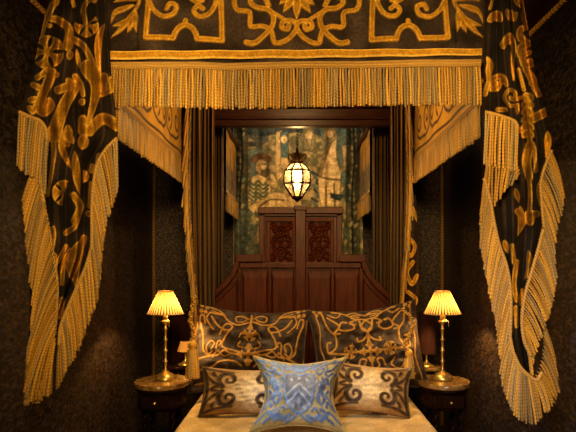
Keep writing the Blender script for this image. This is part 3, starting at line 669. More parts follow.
def ink_right(k):
    A = cv(470, 0, 5.4); Bq = cv(470, 70, 5.4); Cq = cv(470, 140, 5.4)
    [k.disc(*q_) for q_ in ((497, 17, 4.4), (492, 20, 3), (513, 16, 4.2), (507, 41, 4.4), (522, 38, 3.4), (523, 52, 3.6), (530, 61, 3.2), (488.5, 68, 2.8, 6), (494, 84, 4.5), (503, 81, 4), (511, 98, 2))]; k.line(A((125, -10), (118, 20), (108, 45)), 2.2); k.line(A((102, 108), (125, 80), (155, 75), (160, 105)), 3, 4); k.line(A((215, 60), (240, 105)), 4.2, leaf=True); k.line(A((200, 60), (210, 95), (240, 105), (250, 75)), 2.6)
    k.line(A((245, -20), (262, 15), (290, 40), (292, 95), (308, 155)), 4.4, 2.2); k.line(A((290, -10), (280, 30)), 3); k.line(A((300, 150), (272, 160), (272, 205), (315, 235)), 3.4, 4.4); k.line(A((300, 245), (270, 262), (275, 300), (318, 285)), 4.6, 3.4)
    k.line(A((285, 320), (300, 350), (345, 340)), 4.6); k.line(A((178, 245), (200, 205), (215, 195)), 4.6, 3); k.line(A((215, 195), (236, 250), (230, 350), (236, 430)), 4.2, 1.4)
    k.line(A((90, 305), (112, 360), (100, 440)), 3.8, leaf=True); k.line(A((130, 420), (165, 410), (195, 440)), 3); k.line(A((300, 370), (320, 410), (335, 440)), 3.6); k.line(A((265, 380), (275, 430)), 2.2); k.line([(494, -30), (500, -12)], 3); k.line([(512, -30), (516, -8)], 3.4)
    k.line(Bq((80, 130), (100, 70), (130, 45), (180, 40), (198, 80)), 3.2, 3); k.line(Bq((105, 110), (150, 90), (160, 55)), 4.4, leaf=True); k.line(Bq((98, 0), (105, 60)), 3.6)
    k.line(Bq((258, 190), (215, 192), (186, 150), (210, 108), (244, 124), (238, 160), (218, 150)), 2.5); k.line(Bq((240, 165), (270, 150)), 2.2); k.line(Bq((255, 180), (256, 245)), 2.8, leaf=True); k.line(Bq((262, 0), (290, 105)), 2.8)
    for i, yy in enumerate((150, 190, 230, 270, 310, 350)):
        for s_ in (-1, 1): k.line(Bq((310, yy - 18), (312 + s_ * 30, yy + 14)), 4.4, leaf=True)
    k.line(Bq((302, 135), (310, 250), (322, 390)), 3.4); k.line(Bq((318, 10), (345, 50), (350, 95), (372, 130)), 3, 4.4); k.disc(533, 83, 4.4); k.line(Bq((342, 262), (412, 226)), 5.6); k.line(Bq((418, 330), (428, 440)), 4, leaf=True)
    k.line(Bq((150, 215), (190, 215)), 3); k.line(Bq((250, 325), (278, 325)), 3.6)
    k.line(Cq((325, 30), (305, 110), (318, 200)), 6, 5); k.line(Cq((315, 195), (325, 300), (318, 400)), 2.8); k.line(Cq((320, -20), (325, 20)), 3.4); k.line(Cq((345, 40), (358, 170)), 2.6); k.line(Cq((245, 260), (265, 340)), 3.4, leaf=True)
    k.line(Cq((372, 225), (378, 360)), 3.4, leaf=True); k.line(Cq((260, 385), (285, 420)), 4); k.line(Cq((315, 400), (360, 400)), 4.4); k.line(Cq((412, 0), (420, 90)), 2.8)
    k.line([(520, 206), (522, 222), (518, 236)], 4.8, leaf=True); k.disc(530, 219, 5.4, 7); k.line([(504, 240), (508, 254)], 3.6, leaf=True); k.line([(512, 246), (514, 262)], 3); k.line([(528, 250), (530, 268), (524, 280)], 5, leaf=True); k.line([(517, 262), (514, 284), (517, 300)], 3.2); k.line([(516, 308), (517, 326)], 3); k.line([(522, 290), (520, 305)], 2)
RC = thing('front_curtain', 'front right bed curtain, brown velvet with gold scrolls, looped up with long fringe', 'curtain', (X(520, CD), CD, Z(420, CD)), 'velvet curtains at the foot of the bed')
curtain_mesh('drape', [(491, -42), (488, 0), (485, 40), (484, 60), (483, 110), (484, 180), (488, 250), (496, 300), (501, 340), (510, 366), (520, 384)],
             [(516, -42), (523, 0), (529, 33), (535, 70), (546, 110), (553, 148), (546, 178), (545, 230), (538, 270), (531, 320), (531, 360), (534, 384)], CD, 3.2, .085, ink_right, RC, ph=2.2, wk=.84)
fr_px('bullion_fringe', [(485, 112), (494, 114), (504, 117), (514, 121), (518, 127)], [(483, 164), (492, 166), (502, 168), (512, 172), (519, 175)], FD - .02, 15, RC, 1.15, hr=.009)
fr_px('bullion_fringe', [(492, 150), (488, 165), (500, 165), (518, 166), (519, 174)], [(480, 226), (482, 214), (496, 204), (510, 186), (518, 178)], FD - .005, 18, RC, 1.05, hd=False)
fr_px('bullion_fringe', [(484, 178), (490, 200), (494, 222), (499, 244), (506, 264), (510, 285), (511, 310), (510, 340)], [(480, 230), (482, 254), (486, 276), (490, 298), (495, 320), (498, 340), (501, 364), (507, 392)], FD, 46, RC, hr=.009)
fr_px('bullion_fringe', [(510, 338), (513, 352), (520, 367), (529, 376), (537, 380), (542, 372)], [(499, 372), (506, 396), (516, 416), (530, 425), (546, 414), (556, 398)], FD - .03, 34, RC, 1.05, hr=.010)
fr_px('bullion_fringe', [(542, 318), (544, 340), (541, 362), (534, 380)], [(555, 362), (558, 384), (557, 398), (548, 412)], FD + .025, 18, RC, .8, hd=False)
fr_px('bullion_fringe', [(552, 150), (546, 164), (541, 182), (542, 206), (544, 228)], [(564, 194), (562, 212), (557, 230), (555, 248), (554, 266)], FD - .01, 24, RC, .9, hr=.008)
fr_px('bullion_fringe', [(544, 226), (538, 250), (531, 274), (525, 295), (522, 318), (524, 340), (531, 356)], [(557, 274), (554, 298), (547, 322), (540, 342), (534, 360), (531, 372), (532, 378)], FD, 42, RC, 1.0, hr=.009)

# rear curtains beside the headboard
LIN = np.array([.17, .09, .022])
def folds_mesh(name, xa, xb, d, ztop, zbot, folds, amp, parent, col, gather=0., ph=0.):
    nu, nv = folds * 16, 60; s, t = np.meshgrid(np.linspace(0, 1, nu), np.linspace(0, 1, nv))
    x = xa + (xb - xa) * s; x = x + gather * t * t * (1 - s)
    sw = s + .10 * (vnoise(s * 6 + 3, t * 1.5, 1, 21) - .5) + .05 * (vnoise(s * 14 + 9, t * 3, 1, 22) - .5)
    f = np.sin(2 * PI * folds * sw + ph + .6 * np.sin(3 * t)) * (.4 + .8 * vnoise(s * 5, t * 2, 1, 23)) + .35 * np.sin(2 * PI * folds * 2.4 * sw + 1)
    y = d + amp * f; z = ztop + (zbot - ztop) * t
    k = np.clip(.45 - .6 * f, .08, 1.2) * (.7 + .6 * vnoise(s * 90, t * 4, 3, 5))  # fold hollows darkened in the cloth colour, painted shade
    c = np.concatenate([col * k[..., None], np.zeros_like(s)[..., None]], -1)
    return mk(name, np.stack([x, y, z], -1).reshape(-1, 3), gridfaces(nu, nv)[:, ::-1], M['silk'], parent, c.reshape(-1, 4))
RD = 5.52
sides = ((-1, 'left'), (1, 'right'))
for s, nm in sides:
    t = thing('rear_curtain', 'narrow brown rear curtain with fringed edge, %s of the headboard' % nm, 'curtain', (s * .85, RD, .8), 'curtains at the head of the bed')
    a, b = (X(186, RD), X(214, RD)) if s < 0 else (X(412, RD), X(391, RD))
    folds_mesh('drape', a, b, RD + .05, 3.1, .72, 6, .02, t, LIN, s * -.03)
    if s < 0: H = [(188, 100), (187, 150), (187, 200), (190, 250), (195, 300), (197, 330)]; T = [(184, 130), (184, 180), (185, 226), (189, 274), (194, 322), (195, 352)]
    else: H = [(409, 100), (410, 150), (410, 190), (408, 240), (404, 290), (402, 315)]; T = [(411, 130), (412, 176), (411, 220), (407, 266), (402, 312), (401, 336)]
    fr_px('bullion_fringe', H, T, RD - .02, 80, t, .95, .008, True, .007, .022)
    fr_px('bullion_fringe', [(x_ - s * 3, y_ + 3) for x_, y_ in H], [(x_ - s * 1.5, y_ + 6) for x_, y_ in T], RD + .0, 60, t, .55, .009, False, jit=.02)
    if s > 0:      # the figured outer face turns outward below
        def ik(k):
            k.line([(409, 238), (415, 246), (411, 256), (406, 250)], 1.8); k.line([(413, 262), (407, 272), (412, 284), (417, 276)], 2.); k.line([(408, 292), (416, 300), (410, 312)], 1.8); k.line([(412, 205), (417, 222)], 1.8, leaf=True)
        curtain_mesh('turned_edge', [(409, 195), (407, 240), (404, 290), (402, 330)], [(416, 195), (418, 240), (419, 290), (418, 330)], RD + .02, 1.2, .012, ik, t, .5)

# recess behind the headboard: second pair of curtains and short valances
for s, nm in sides:
    t = thing('inner_curtain', 'dim brown curtain hanging inside the recess behind the headboard, %s side' % nm, 'curtain', (s * .72, 6.02, .3), 'curtains inside the recess')
    a, b = (-.80, -.645) if s < 0 else (.80, .645)
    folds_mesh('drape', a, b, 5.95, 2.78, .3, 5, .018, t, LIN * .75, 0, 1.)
    v = thing('inner_valance', 'short gold valance with fringe inside the recess, %s of the tapestry' % nm, 'valance', (s * .63, 6.6, 2.3), 'valances inside the recess')
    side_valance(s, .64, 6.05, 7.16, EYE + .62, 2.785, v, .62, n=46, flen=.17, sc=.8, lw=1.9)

# ================================================================== tapestry
TD = 7.2
u, v = np.meshgrid(np.linspace(233, 363, 330), np.linspace(112, 300, 420))
def lay(c, fn, col, k=1., aa=.6, vary=.5, seed=1):
    i = Ink(u, v); fn(i); m = i.mask(aa) * k; cc = np.array(col) * (1 - vary / 2 + vary * vnoise(u, v, 3, seed))[..., None]
    c = mixc(c, cc, m); e = np.clip(1 - np.abs(i.F) / .7, 0, 1) * .5 * k
    return mixc(c, np.broadcast_to(np.array([.02, .02, .018]), c.shape), e)
nz = vnoise(u, v, 7, 1) * .5 + vnoise(u, v, 3, 2) * .5
c = mixc(np.array([.085, .085, .05]) * np.ones(u.shape + (3,)), np.array([.23, .19, .10]) * np.ones(u.shape + (3,)), np.clip((nz - .35) * 3, 0, 1))
TAN, TEAL, NAVY, OLIVE, PALE = (.29, .225, .115), (.055, .10, .11), (.02, .035, .05), (.09, .10, .045), (.36, .29, .16)
c = lay(c, lambda i: i.poly([(234, 112), (362, 112), (362, 133), (330, 137), (300, 132), (262, 136), (234, 133)]), NAVY, .9)
c = lay(c, lambda i: i.poly([(249, 150), (262, 146), (268, 160), (262, 178), (250, 200)]), TEAL, .8)
c = lay(c, lambda i: i.poly([(318, 126), (356, 130), (356, 158), (340, 168), (326, 150)]), TEAL, .7)
c = lay(c, lambda i: (i.line([(252, 135), (258, 140), (266, 134)], 3), i.line([(250, 144), (260, 143), (266, 139)], 2.4)), NAVY, .8)
c = lay(c, lambda i: i.poly([(276, 132), (282, 130), (285, 150), (282, 176), (277, 182), (275, 160)]), TAN)             # columns and draped leg
c = lay(c, lambda i: i.poly([(280, 132), (288, 131), (289, 158), (281, 160)]), TEAL); c = lay(c, lambda i: i.disc(284, 139, 3.4, 4.6), PALE); c = lay(c, lambda i: i.poly([(281, 157), (288, 158), (290, 172), (280, 168)]), TAN)
c = lay(c, lambda i: i.poly([(252, 177), (258, 174), (266, 177), (271, 188), (269, 198), (258, 202), (248, 201)]), PALE, vary=.3)      # seated man in a striped robe
for k_ in range(5): c = lay(c, lambda i: i.line([(249.5, 182 + 4 * k_), (254, 185 + 4 * k_), (258, 181 + 4 * k_), (263, 185 + 4 * k_), (268, 181 + 4 * k_)], 1.0), (.05, .09, .06))
c = lay(c, lambda i: i.disc(261.5, 166, 6, 8), TAN); c = lay(c, lambda i: i.disc(265, 172, 4, 5), (.07, .055, .03)); c = lay(c, lambda i: i.disc(263.5, 165, 3.6, 5), PALE, vary=.2)
c = lay(c, lambda i: i.line([(254, 160), (260, 156), (268, 159)], 3), (.10, .06, .03)); c = lay(c, lambda i: i.line([(262, 164), (266, 164)], .5), NAVY)
c = lay(c, lambda i: i.line([(268, 182), (276, 186), (272, 176)], 2.2), TAN)
c = lay(c, lambda i: i.poly([(246, 220), (250, 206), (262, 200), (274, 192), (286, 194), (300, 200), (304, 214), (270, 222)]), TAN, vary=.6)
c = lay(c, lambda i: (i.line([(260, 206), (270, 200), (284, 200)], .6), i.line([(256, 214), (272, 208), (296, 208)], .6)), (.08, .06, .03))
c = lay(c, lambda i: i.poly([(303, 128), (312, 126), (316, 138), (313, 152), (304, 150)]), (.11, .10, .06)); c = lay(c, lambda i: i.disc(309, 135, 4, 5.5), TAN); c = lay(c, lambda i: i.poly([(306, 139), (312, 139), (310, 149)]), (.16, .13, .08))
c = lay(c, lambda i: i.poly([(318, 182), (322, 158), (330, 143), (333, 134), (337, 136), (336, 148), (337, 160), (341, 174), (339, 206), (321, 206), (319, 192)]), PALE, vary=.5)   # pale horse
c = lay(c, lambda i: i.line([(331, 140), (325, 156), (320, 176)], 1.8), (.12, .09, .05)); c = lay(c, lambda i: (i.line([(322, 178), (340, 180)], .7), i.line([(326, 186), (326, 206)], .6), i.line([(334, 184), (335, 206)], .6)), (.09, .07, .04))
c = lay(c, lambda i: i.poly([(324, 128), (334, 126), (338, 138), (330, 144), (323, 140)]), (.12, .10, .05)); c = lay(c, lambda i: i.disc(330, 134, 3.2, 4.2), TAN)
c = lay(c, lambda i: i.poly([(342, 146), (352, 144), (354, 160), (344, 168)]), TAN, .8); c = lay(c, lambda i: i.disc(347, 178, 6, 8), TEAL); c = lay(c, lambda i: i.disc(349, 194, 6, 9), (.045, .075, .085)); c = lay(c, lambda i: i.poly([(330, 193), (344, 195), (340, 201), (331, 198)]), NAVY)
for k_ in range(9): c = lay(c, lambda i: i.line([(312 + (k_ % 3) * 2.5, 172 + k_ * 4.4), (317, 175 + k_ * 4.4)], 1.2), TEAL if k_ % 2 else NAVY)
r2 = np.random.default_rng(5)      # dark leafy borders and undergrowth
for bx, wd in ((241, 7), (353, 7)):
    c = lay(c, lambda i: i.poly([(bx - wd, 112), (bx + wd, 112), (bx + wd, 300), (bx - wd, 300)]), (.03, .036, .03), .85)
    def lv(i):
        for yy in np.arange(124, 292, 6.5): a = r2.uniform(-1, 1); i.line([(bx, yy), (bx + 5.5 * a, yy - 5)], 1.9, leaf=True)
    c = lay(c, lv, (.075, .12, .12)); c = lay(c, lv, (.16, .15, .075)); c = lay(c, lambda i: i.line([(bx, 120), (bx + 1.5, 160), (bx - 1, 200), (bx + 1, 290)], 1.), (.012, .014, .012))
def lv2(i):
    for _ in range(90): x_, y_ = r2.uniform(246, 350), r2.uniform(214, 290); a = r2.uniform(-4, 4); i.line([(x_, y_), (x_ + a, y_ - 6)], 1.9, leaf=True)
c = lay(c, lv2, (.05, .085, .08)); c = lay(c, lv2, (.17, .16, .08)); c = lay(c, lv2, (.05, .075, .05))
c = lay(c, lambda i: i.poly([(236, 208), (246, 212), (256, 226), (258, 262), (236, 262)]), (.04, .06, .065), .6)
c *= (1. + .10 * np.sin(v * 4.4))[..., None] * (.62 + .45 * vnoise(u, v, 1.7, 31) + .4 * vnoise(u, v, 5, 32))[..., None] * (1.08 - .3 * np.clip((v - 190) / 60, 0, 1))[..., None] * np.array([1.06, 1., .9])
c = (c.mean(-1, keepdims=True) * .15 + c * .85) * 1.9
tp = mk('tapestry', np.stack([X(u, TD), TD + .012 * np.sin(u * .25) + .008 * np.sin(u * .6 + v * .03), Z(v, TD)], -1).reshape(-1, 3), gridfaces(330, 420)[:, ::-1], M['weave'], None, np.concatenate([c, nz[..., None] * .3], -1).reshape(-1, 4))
tag(tp, 'woven tapestry of figures and foliage hanging behind the headboard', 'tapestry')

# ================================================================== hanging lantern
LD = 6.45; lx = X(297.2, LD); pxm = LD / FPX
lan = thing('hanging_lantern', 'lit faceted glass lantern hanging on a chain above the headboard', 'lantern', (lx, LD, Z(197, LD)))
ring = [(5.8, 163.5), (13.2, 171), (14.2, 184), (5.5, 197)]; NS = 8; rot = PI / 8
def rp(r, y, k): a = rot + k * 2 * PI / NS; return (lx + r * pxm * math.cos(a), LD + r * pxm * math.sin(a), Z(y, LD))
cage = MB()
for k_ in range(NS):
    for (r0, ya), (r1, yb) in zip(ring, ring[1:]): cage.tube([rp(r0, ya, k_), rp((r0 + r1) / 2, (ya + yb) / 2, k_), rp(r1, yb, k_)], .0075, 6)
    for r, y_ in ring: cage.tube([rp(r, y_, k_), rp(r, y_, k_ + .5) if False else tuple((np.array(rp(r, y_, k_)) + np.array(rp(r, y_, k_ + 1))) / 2), rp(r, y_, k_ + 1)], .0075, 6)
cage.build('frame', M['iron'], lan, True)
for (r0, ya), (r1, yb) in zip(ring, ring[1:]):
    for k_ in range(NS): mk('glass_pane', [rp(r0, ya, k_), rp(r0, ya, k_ + 1), rp(r1, yb, k_ + 1), rp(r1, yb, k_)], [(0, 1, 2, 3)], M['glass'], lan, smooth=False)
MB().lathe([(5.6 * pxm, Z(197, LD)), (6 * pxm, Z(198.5, LD)), (3 * pxm, Z(200, LD)), (.8 * pxm, Z(202, LD))], lx, LD, 16).build('bottom_finial', M['iron'], lan, True)
cr = MB().lathe([(5.6 * pxm, Z(163.6, LD)), (7 * pxm, Z(161.5, LD)), (3.6 * pxm, Z(159, LD)), (3 * pxm, Z(155, LD)), (1.4 * pxm, Z(151, LD)), (1.2 * pxm, Z(148, LD))], lx, LD, 16)
for k_ in range(6):      # scrolled crown leaves
    a = k_ * PI / 3; cr.tube([(lx + r * pxm * math.cos(a), LD + r * pxm * math.sin(a), Z(y_, LD)) for r, y_ in spline([(5, 162), (8.4, 159), (8.6, 155), (6.4, 154), (6, 157)], 5)], .008, 6)
cr.build('crown', M['bronze'], lan, True)
MB().lathe([(.006, Z(197, LD)), (.022, Z(196.8, LD)), (.022, Z(190, LD)), (.006, Z(189.6, LD))], lx, LD, 12).build('candle', M['candle'], lan, True)
MB().lathe([(.008, Z(189.5, LD)), (.026, Z(187, LD)), (.03, Z(183, LD)), (.018, Z(179, LD)), (.004, Z(177, LD))], lx, LD, 14).build('bulb', M['lantern_bulb'], lan, True)
ch = MB(); z_ = Z(148, LD); kk = 0
while z_ < 3.53:
    a = np.linspace(0, 2 * PI, 13); c_, s_ = np.cos(a) * .011, np.sin(a) * .02
    p = [(lx + (q_ if kk % 2 else 0), LD + (0 if kk % 2 else q_), z_ + .018 + w_) for q_, w_ in zip(c_, s_)]
    ch.tube(p, .003, 5); z_ += .031; kk += 1
ch.lathe([(.02, 3.53), (.045, 3.545), (.05, 3.56)], lx, LD, 16)
ch.build('chain', M['iron'], lan, True)

# ================================================================== bedside tables, lamps
def table(cx, cy, r, z, label):
    t = thing('bedside_table', label, 'table', (cx, cy, 0), 'marble topped bedside tables')
    t.scale = (1, 1.38, 1)
    MB().lathe([(r * .97, z - .036), (r, z - .03), (r, z - .008), (r * .985, z)], cx, cy, 48).build('marble_top', M['marble'], t, True).modifiers.new('e', 'EDGE_SPLIT')
    MB().lathe([(r * .9, z - .06), (r * .95, z - .05), (r * .93, z - .037)], cx, cy, 40).lathe([(r * .84, z - .19), (r * .86, z - .18), (r * .86, z - .06)], cx, cy, 40).build('apron', M['darkwood'], t, True)
    dr = MB().box(cx - .095, cx + .095, cy - r * .86 - .012, cy - r * .6, z - .165, z - .075).build('drawer', M['darkwood'], t, bevel=.004)
    kb = MB(); kb.tube([(cx, cy - r * .86 - .01, z - .12), (cx, cy - r * .86 - .02, z - .12), (cx, cy - r * .86 - .03, z - .12), (cx, cy - r * .86 - .038, z - .12)], [.005, .006, .012, .007], 10); kb.build('knob', M['brass'], dr, True)
    for k_ in range(4):      # barley twist legs
        a = PI / 4 + k_ * PI / 2; x_, y_ = cx + r * .68 * math.cos(a), cy + r * .68 * math.sin(a); nz_ = 60; zz_ = np.linspace(.16, z - .185, nz_)
        lg = MB()
        for ph in (0, PI): lg.tube([(x_ + .011 * math.cos(q_ * 44 + ph), y_ + .011 * math.sin(q_ * 44 + ph), q_) for q_ in zz_], .0125, 8)
        lg.lathe([(.012, .0), (.024, .02), (.026, .05), (.016, .07), (.024, .09), (.024, .14), (.018, .165)], x_, y_, 12); lg.build('leg', M['darkwood'], t, True)
    m = MB(); a0 = r * .68 * math.sqrt(.5)
    for p, q_ in (((-a0, -a0), (a0, a0)), ((-a0, a0), (a0, -a0))): m.tube([(cx + p[0], cy + p[1], .115), (cx, cy, .115), (cx + q_[0], cy + q_[1], .115)], .014, 8)
    m.build('stretcher', M['darkwood'], t, True)
TZ = .72
TL, TR = (-1.02, 5.14), (1.095, 5.14)
table(*TL, .205, TZ, 'round marble-topped bedside table left of the bed, under the left lamp')
table(*TR, .19, TZ, 'round marble-topped bedside table right of the bed, under the right lamp')
def lamp(cx, cy, z, label, H=.66, shift=0.):
    t = thing('table_lamp', label, 'lamp', (cx, cy, z), 'lit brass bedside lamps')
    k_ = H / .66
    zz = lambda h: z + .001 + h * k_
    MB().lathe([(.076, 0 + zz(0)), (.079, zz(.008)), (.072, zz(.018)), (.070, zz(.026)), (.052, zz(.045)), (.030, zz(.055)), (.022, zz(.068))], cx, cy, 28).build('base', M['brass'], t, True)
    prof = [(.016, zz(.066))]; h = .08
    for b in range(4):
        prof += [(.0095, zz(h)), (.0095, zz(h + .045)), (.016, zz(h + .052)), (.017, zz(h + .06)), (.0095, zz(h + .068))]; h += .082
    prof += [(.014, zz(.42)), (.03, zz(.432)), (.036, zz(.44)), (.02, zz(.448))]
    MB().lathe(prof, cx, cy, 18).build('stem', M['brass'], t, True)
    MB().lathe([(.018, zz(.446)), (.021, zz(.45)), (.021, zz(.50)), (.012, zz(.505))], cx, cy, 16).build('candle_sleeve', M['brass'], t, True)
    MB().lathe([(.004, zz(.505)), (.004, zz(.59)), (.016, zz(.60)), (.018, zz(.615)), (.010, zz(.632)), (.003, zz(.64))], cx, cy, 14).build('bulb', M['bulb'], t, True)
    ns = 144; a = np.arange(ns) * 2 * PI / ns; rows = 14; V, Cc = [], []
    for j in range(rows):
        f = j / (rows - 1); r = .134 + (.054 - .134) * f; pl = np.cos(a * 36)
        rr = r * (1 + .03 * pl); V.append(np.stack([cx + rr * np.cos(a), cy + rr * np.sin(a), np.full(ns, zz(.495 + .172 * f))], -1))
        glow = .75 + .6 * math.exp(-((f - .42) / .33) ** 2); edge = .6 if j in (0, rows - 1) else 1.
        Cc.append(np.array([1., .62, .2])[None] * ((.5 + .5 * pl) * glow * edge)[:, None] * .8)
    sh = mk('lamp_shade', np.vstack(V), gridfaces(ns, rows, closed=True), M['shade'], t, np.vstack(Cc))
    for r, h in ((.139, .495), (.056, .667)):
        m = MB(); aa = np.linspace(0, 2 * PI, 49); m.tube([(cx + r * math.cos(q_), cy + r * math.sin(q_), zz(h)) for q_ in aa], .003, 6, col=np.array([.5, .3, .1]))
        m.build('shade_trim', M['silk'], sh, True)
    m = MB().tube([(cx, cy, zz(.45)), (cx + .02, cy - .03, zz(.452)), (cx + .035, cy - .045, zz(.44)), (cx + .036, cy - .046, zz(.40))], .004, 6)
    m.build('switch', M['brass'], t, True)
    l = bpy.data.lights.new('bulb_light', 'POINT'); l.energy = LAMP_W; l.color = (1, .60, .22); l.shadow_soft_size = .02
    lo = bpy.data.objects.new('bulb_light', l); lo.location = (cx + .02, cy, zz(.568)); C.objects.link(lo)
LAMP_W = 18.0
lamp(X(165.5, 5.17), 5.17, TZ, 'lit brass candlestick lamp with pleated shade, left of the bed')
lamp(X(442.5, 5.17), 5.17, TZ, 'lit brass candlestick lamp with pleated shade, right of the bed')

# small stands and lamps further back
def stand(cx, cy, r, z, label):
    t = thing('small_stand', label, 'table', (cx, cy, 0), 'small stands beside the headboard')
    MB().lathe([(r * .94, z - .03), (r, z - .024), (r, z - .006), (r * .97, z)], cx, cy, 32).build('stand_top', M['darkwood'] if cx < 0 else M['marble'], t, True)
    MB().lathe([(.05, .03), (.022, .08), (.028, .3), (.02, z - .1), (.05, z - .031)], cx, cy, 16).build('column', M['darkwood'], t, True)
    for k_ in range(3): a = k_ * 2 * PI / 3 + .3; MB().tube([(cx + .02 * math.cos(a), cy + .02 * math.sin(a), .1), (cx + .06 * math.cos(a), cy + .06 * math.sin(a), .06), (cx + .11 * math.cos(a), cy + .11 * math.sin(a), .014)], .014, 8).build('foot', M['darkwood'], t, True)
SD = 5.74
stand(X(178, SD), SD, .125, Z(365, SD), 'dark wooden stand behind the left bedside table')
stand(X(429, SD), SD, .125, Z(366, SD), 'pale topped stand behind the right bedside table')
def backlamp(cx, cy, z, rb, rt, zs0, zs1, mat, label, col=None):
    t = thing('small_lamp', label, 'lamp', (cx, cy, z))
    MB().lathe([(.066, z + .001), (.068, z + .01), (.04, z + .022), (.016, z + .04), (.012, z + .06), (.012, zs0 + .03), (.02, zs0 + .04)], cx, cy, 20).build('base', M['brass'], t, True)
    ns = 72; a = np.arange(ns) * 2 * PI / ns; V = []
    for f in np.linspace(0, 1, 6): rr = (rb + (rt - rb) * f) * (1 + .02 * np.cos(24 * a)); V.append(np.stack([cx + rr * np.cos(a), cy + rr * np.sin(a), np.full(ns, zs0 + (zs1 - zs0) * f)], -1))
    V.append(np.stack([cx + 0 * a, cy + 0 * a, np.full(ns, zs1 - .01)], -1))
    mk('lamp_shade', np.vstack(V), gridfaces(ns, 7, closed=True), mat, t, np.broadcast_to(np.array([.55, .33, .12]), (ns * 7, 3)))
backlamp(X(186, SD), SD - .01, Z(365, SD), .07, .045, Z(351, SD), Z(341, SD), M['shade_dim'], 'unlit pale-shaded little lamp on the dark stand at the left')
backlamp(X(426, SD), SD - .02, Z(366, SD), .08, .072, Z(353, SD), Z(313, SD), M['shade_dark'], 'brass lamp with tall dark shade behind the right bedside lamp')
# dark panelled wood beside the headboard on the left
DP = WB - .02
wp = thing('wall_panel', 'dark framed wooden panel on the wall behind the left lamp', 'panel', (X(181, DP), DP, Z(380, DP)))
bx_ = lambda m, a, b, c_, d_, e, f: m.box(X(a, DP), X(b, DP), e, f, Z(d_, DP), Z(c_, DP))
m = MB(); bx_(m, 167, 171, 311, 380, DP - .03, DP + .06); bx_(m, 191, 195, 311, 380, DP - .03, DP + .06); bx_(m, 167, 195, 311, 316, DP - .035, DP + .06); bx_(m, 167, 195, 376, 380, DP - .03, DP + .06)
m.build('frame', M['darkwood'], wp, bevel=.005)
m = MB(); bx_(m, 171, 191, 316, 376, DP, DP + .05); bx_(m, 178, 184, 320, 372, DP - .012, DP)
m.build('panel', M['panelwood'], wp, bevel=.005)

# tiebacks
def tieback(cord, top, bot, d, r, label):
    t = thing('tassel', label, 'tassel', P(bot[0], bot[1], d), 'tieback tassels')
    for k_, dx in enumerate((-1.3, 1.3)): rope([P(a + dx * math.sin(i * 1.7 + k_ * 2), b, d - .004 * dx) for i, (a, b) in enumerate(spline(cord, 6))], .011, 90, 'cord', M['cord'], t, FG * 1.1)
    za, zb = Z(top[1], d), Z(bot[1], d); cx = X(top[0], d)
    n_ = 26; m = MB(); pr = [(r * .35, za + .0), (r * .75, za - .02), (r * .8, za - .045), (r * .45, za - .062), (r * .8, za - .072)]
    m.lathe(pr, cx, d, n_, col=FG * 1.1, mod=lambda a: .06 * np.cos(a * 13)); m.build('tassel_head', M['cord'], t, True)
    a = np.arange(34) * 2 * PI / 34; m = MB()
    fringe('tassel_skirt', [(cx + r * .72 * math.cos(q_), d + r * .72 * math.sin(q_), za - .066) for q_ in a], [(cx + r * 1.05 * math.cos(q_), d + r * 1.05 * math.sin(q_), zb) for q_ in a], 44, .0052, t, 1.5, .003, tan=.5)
    MB().lathe([(r * .5, za - .07), (r * .9, zb + .01), (r * .8, zb)], cx, d, 16, col=FT).build('tassel_core', M['cord'], t, True)
tieback([(195, 296), (192, 308), (190, 320), (193, 330), (192, 342)], (192.5, 340), (193.5, 378), 4.84, .042, 'gold tassel hanging beside the left bedside table')
tieback([(402, 308), (413, 322), (410, 334), (405, 344), (408, 352)], (409, 349), (409, 378), 4.93, .034, 'gold tassel hanging between right pillow and right bedside table')

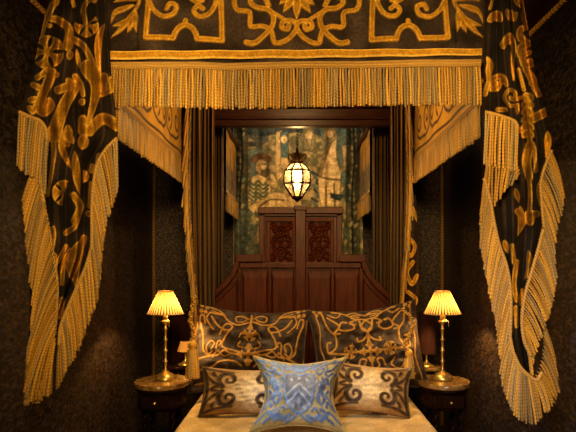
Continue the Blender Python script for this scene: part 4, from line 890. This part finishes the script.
# ================================================================== lights
def light(name, typ, loc, e, col, size=None, target=None, spot=None, blend=.5, sx=None):
    l = bpy.data.lights.new(name, typ); l.energy = e; l.color = col
    if typ == 'AREA':
        l.size = size
        if sx: l.shape = 'RECTANGLE'; l.size_y = sx
    elif size: l.shadow_soft_size = size
    if typ == 'SPOT': l.spot_size = R(spot); l.spot_blend = blend
    o = bpy.data.objects.new(name, l); o.location = loc; C.objects.link(o)
    if target: o.rotation_euler = (Vector(target) - Vector(loc)).to_track_quat('-Z', 'Y').to_euler()
    return o
WARM = (1, .69, .29)
light('valance_light', 'SPOT', (0, .5, 2.75), 330, WARM, .3, (0, 3.56, 2.85), 44, .6)
light('curtain_light', 'SPOT', (-.1, .2, 2.5), 330, WARM, .25, (-1.2, 3.44, 1.9), 42, .7)
light('curtain_light', 'SPOT', (.1, .2, 2.5), 380, WARM, .25, (1.2, 3.44, 1.75), 44, .7)
light('fill_light', 'AREA', (.9, -1.5, 2.6), 14, WARM, .6, (.3, 3.5, 1.6))
light('cushion_spot', 'SPOT', (-.9, .3, 3.0), 420, (.74, .85, 1.), .2, (-.02, 4.25, .72), 13, .8)  # cool spot added to put daylight on the blue cushion, no window built
light('bed_light', 'SPOT', (0, 4.0, 3.05), 125, (1, .70, .36), .2, (0, 4.95, .7), 62, .7)
light('wall_tint_spot', 'SPOT', (-.9, .2, 2.2), 260, (.55, .62, 1.), .3, (1.3, 4.0, .7), 32, 1.)  # another added cool spot, tints the lower right wall blue
light('canopy_light', 'POINT', (0, 4.6, 2.95), 52, (1, .64, .26), .12)
light('lantern_light', 'POINT', (lx, LD, Z(172.5, LD)), 16, (1, .66, .30), .05)
light('recess_light', 'POINT', (lx, 6.6, 3.2), 12, (1, .74, .44), .1)
w = bpy.data.worlds.new('world'); bpy.context.scene.world = w; w.use_nodes = True
w.node_tree.nodes['Background'].inputs[0].default_value = (.03, .022, .015, 1); w.node_tree.nodes['Background'].inputs[1].default_value = .2

# ================================================================== camera
cd = bpy.data.cameras.new('camera'); cam = bpy.data.objects.new('camera', cd); C.objects.link(cam)
cam.location = (0, 0, EYE); cam.rotation_euler = (PI / 2, 0, 0); cd.sensor_width = 36; cd.lens = FPX / 576 * 36
cd.shift_x = -(VX - 288) / 576; cd.shift_y = (VY - 216) / 576; cd.clip_start = .05
sc = bpy.context.scene; sc.camera = cam
sc.view_settings.view_transform = 'Standard'; sc.view_settings.look = 'Medium High Contrast'; sc.view_settings.exposure = 0
sc.cycles.use_denoising = True
sc.cycles.max_bounces = 6; sc.cycles.transparent_max_bounces = 12
sc.cycles.sample_clamp_indirect = 4
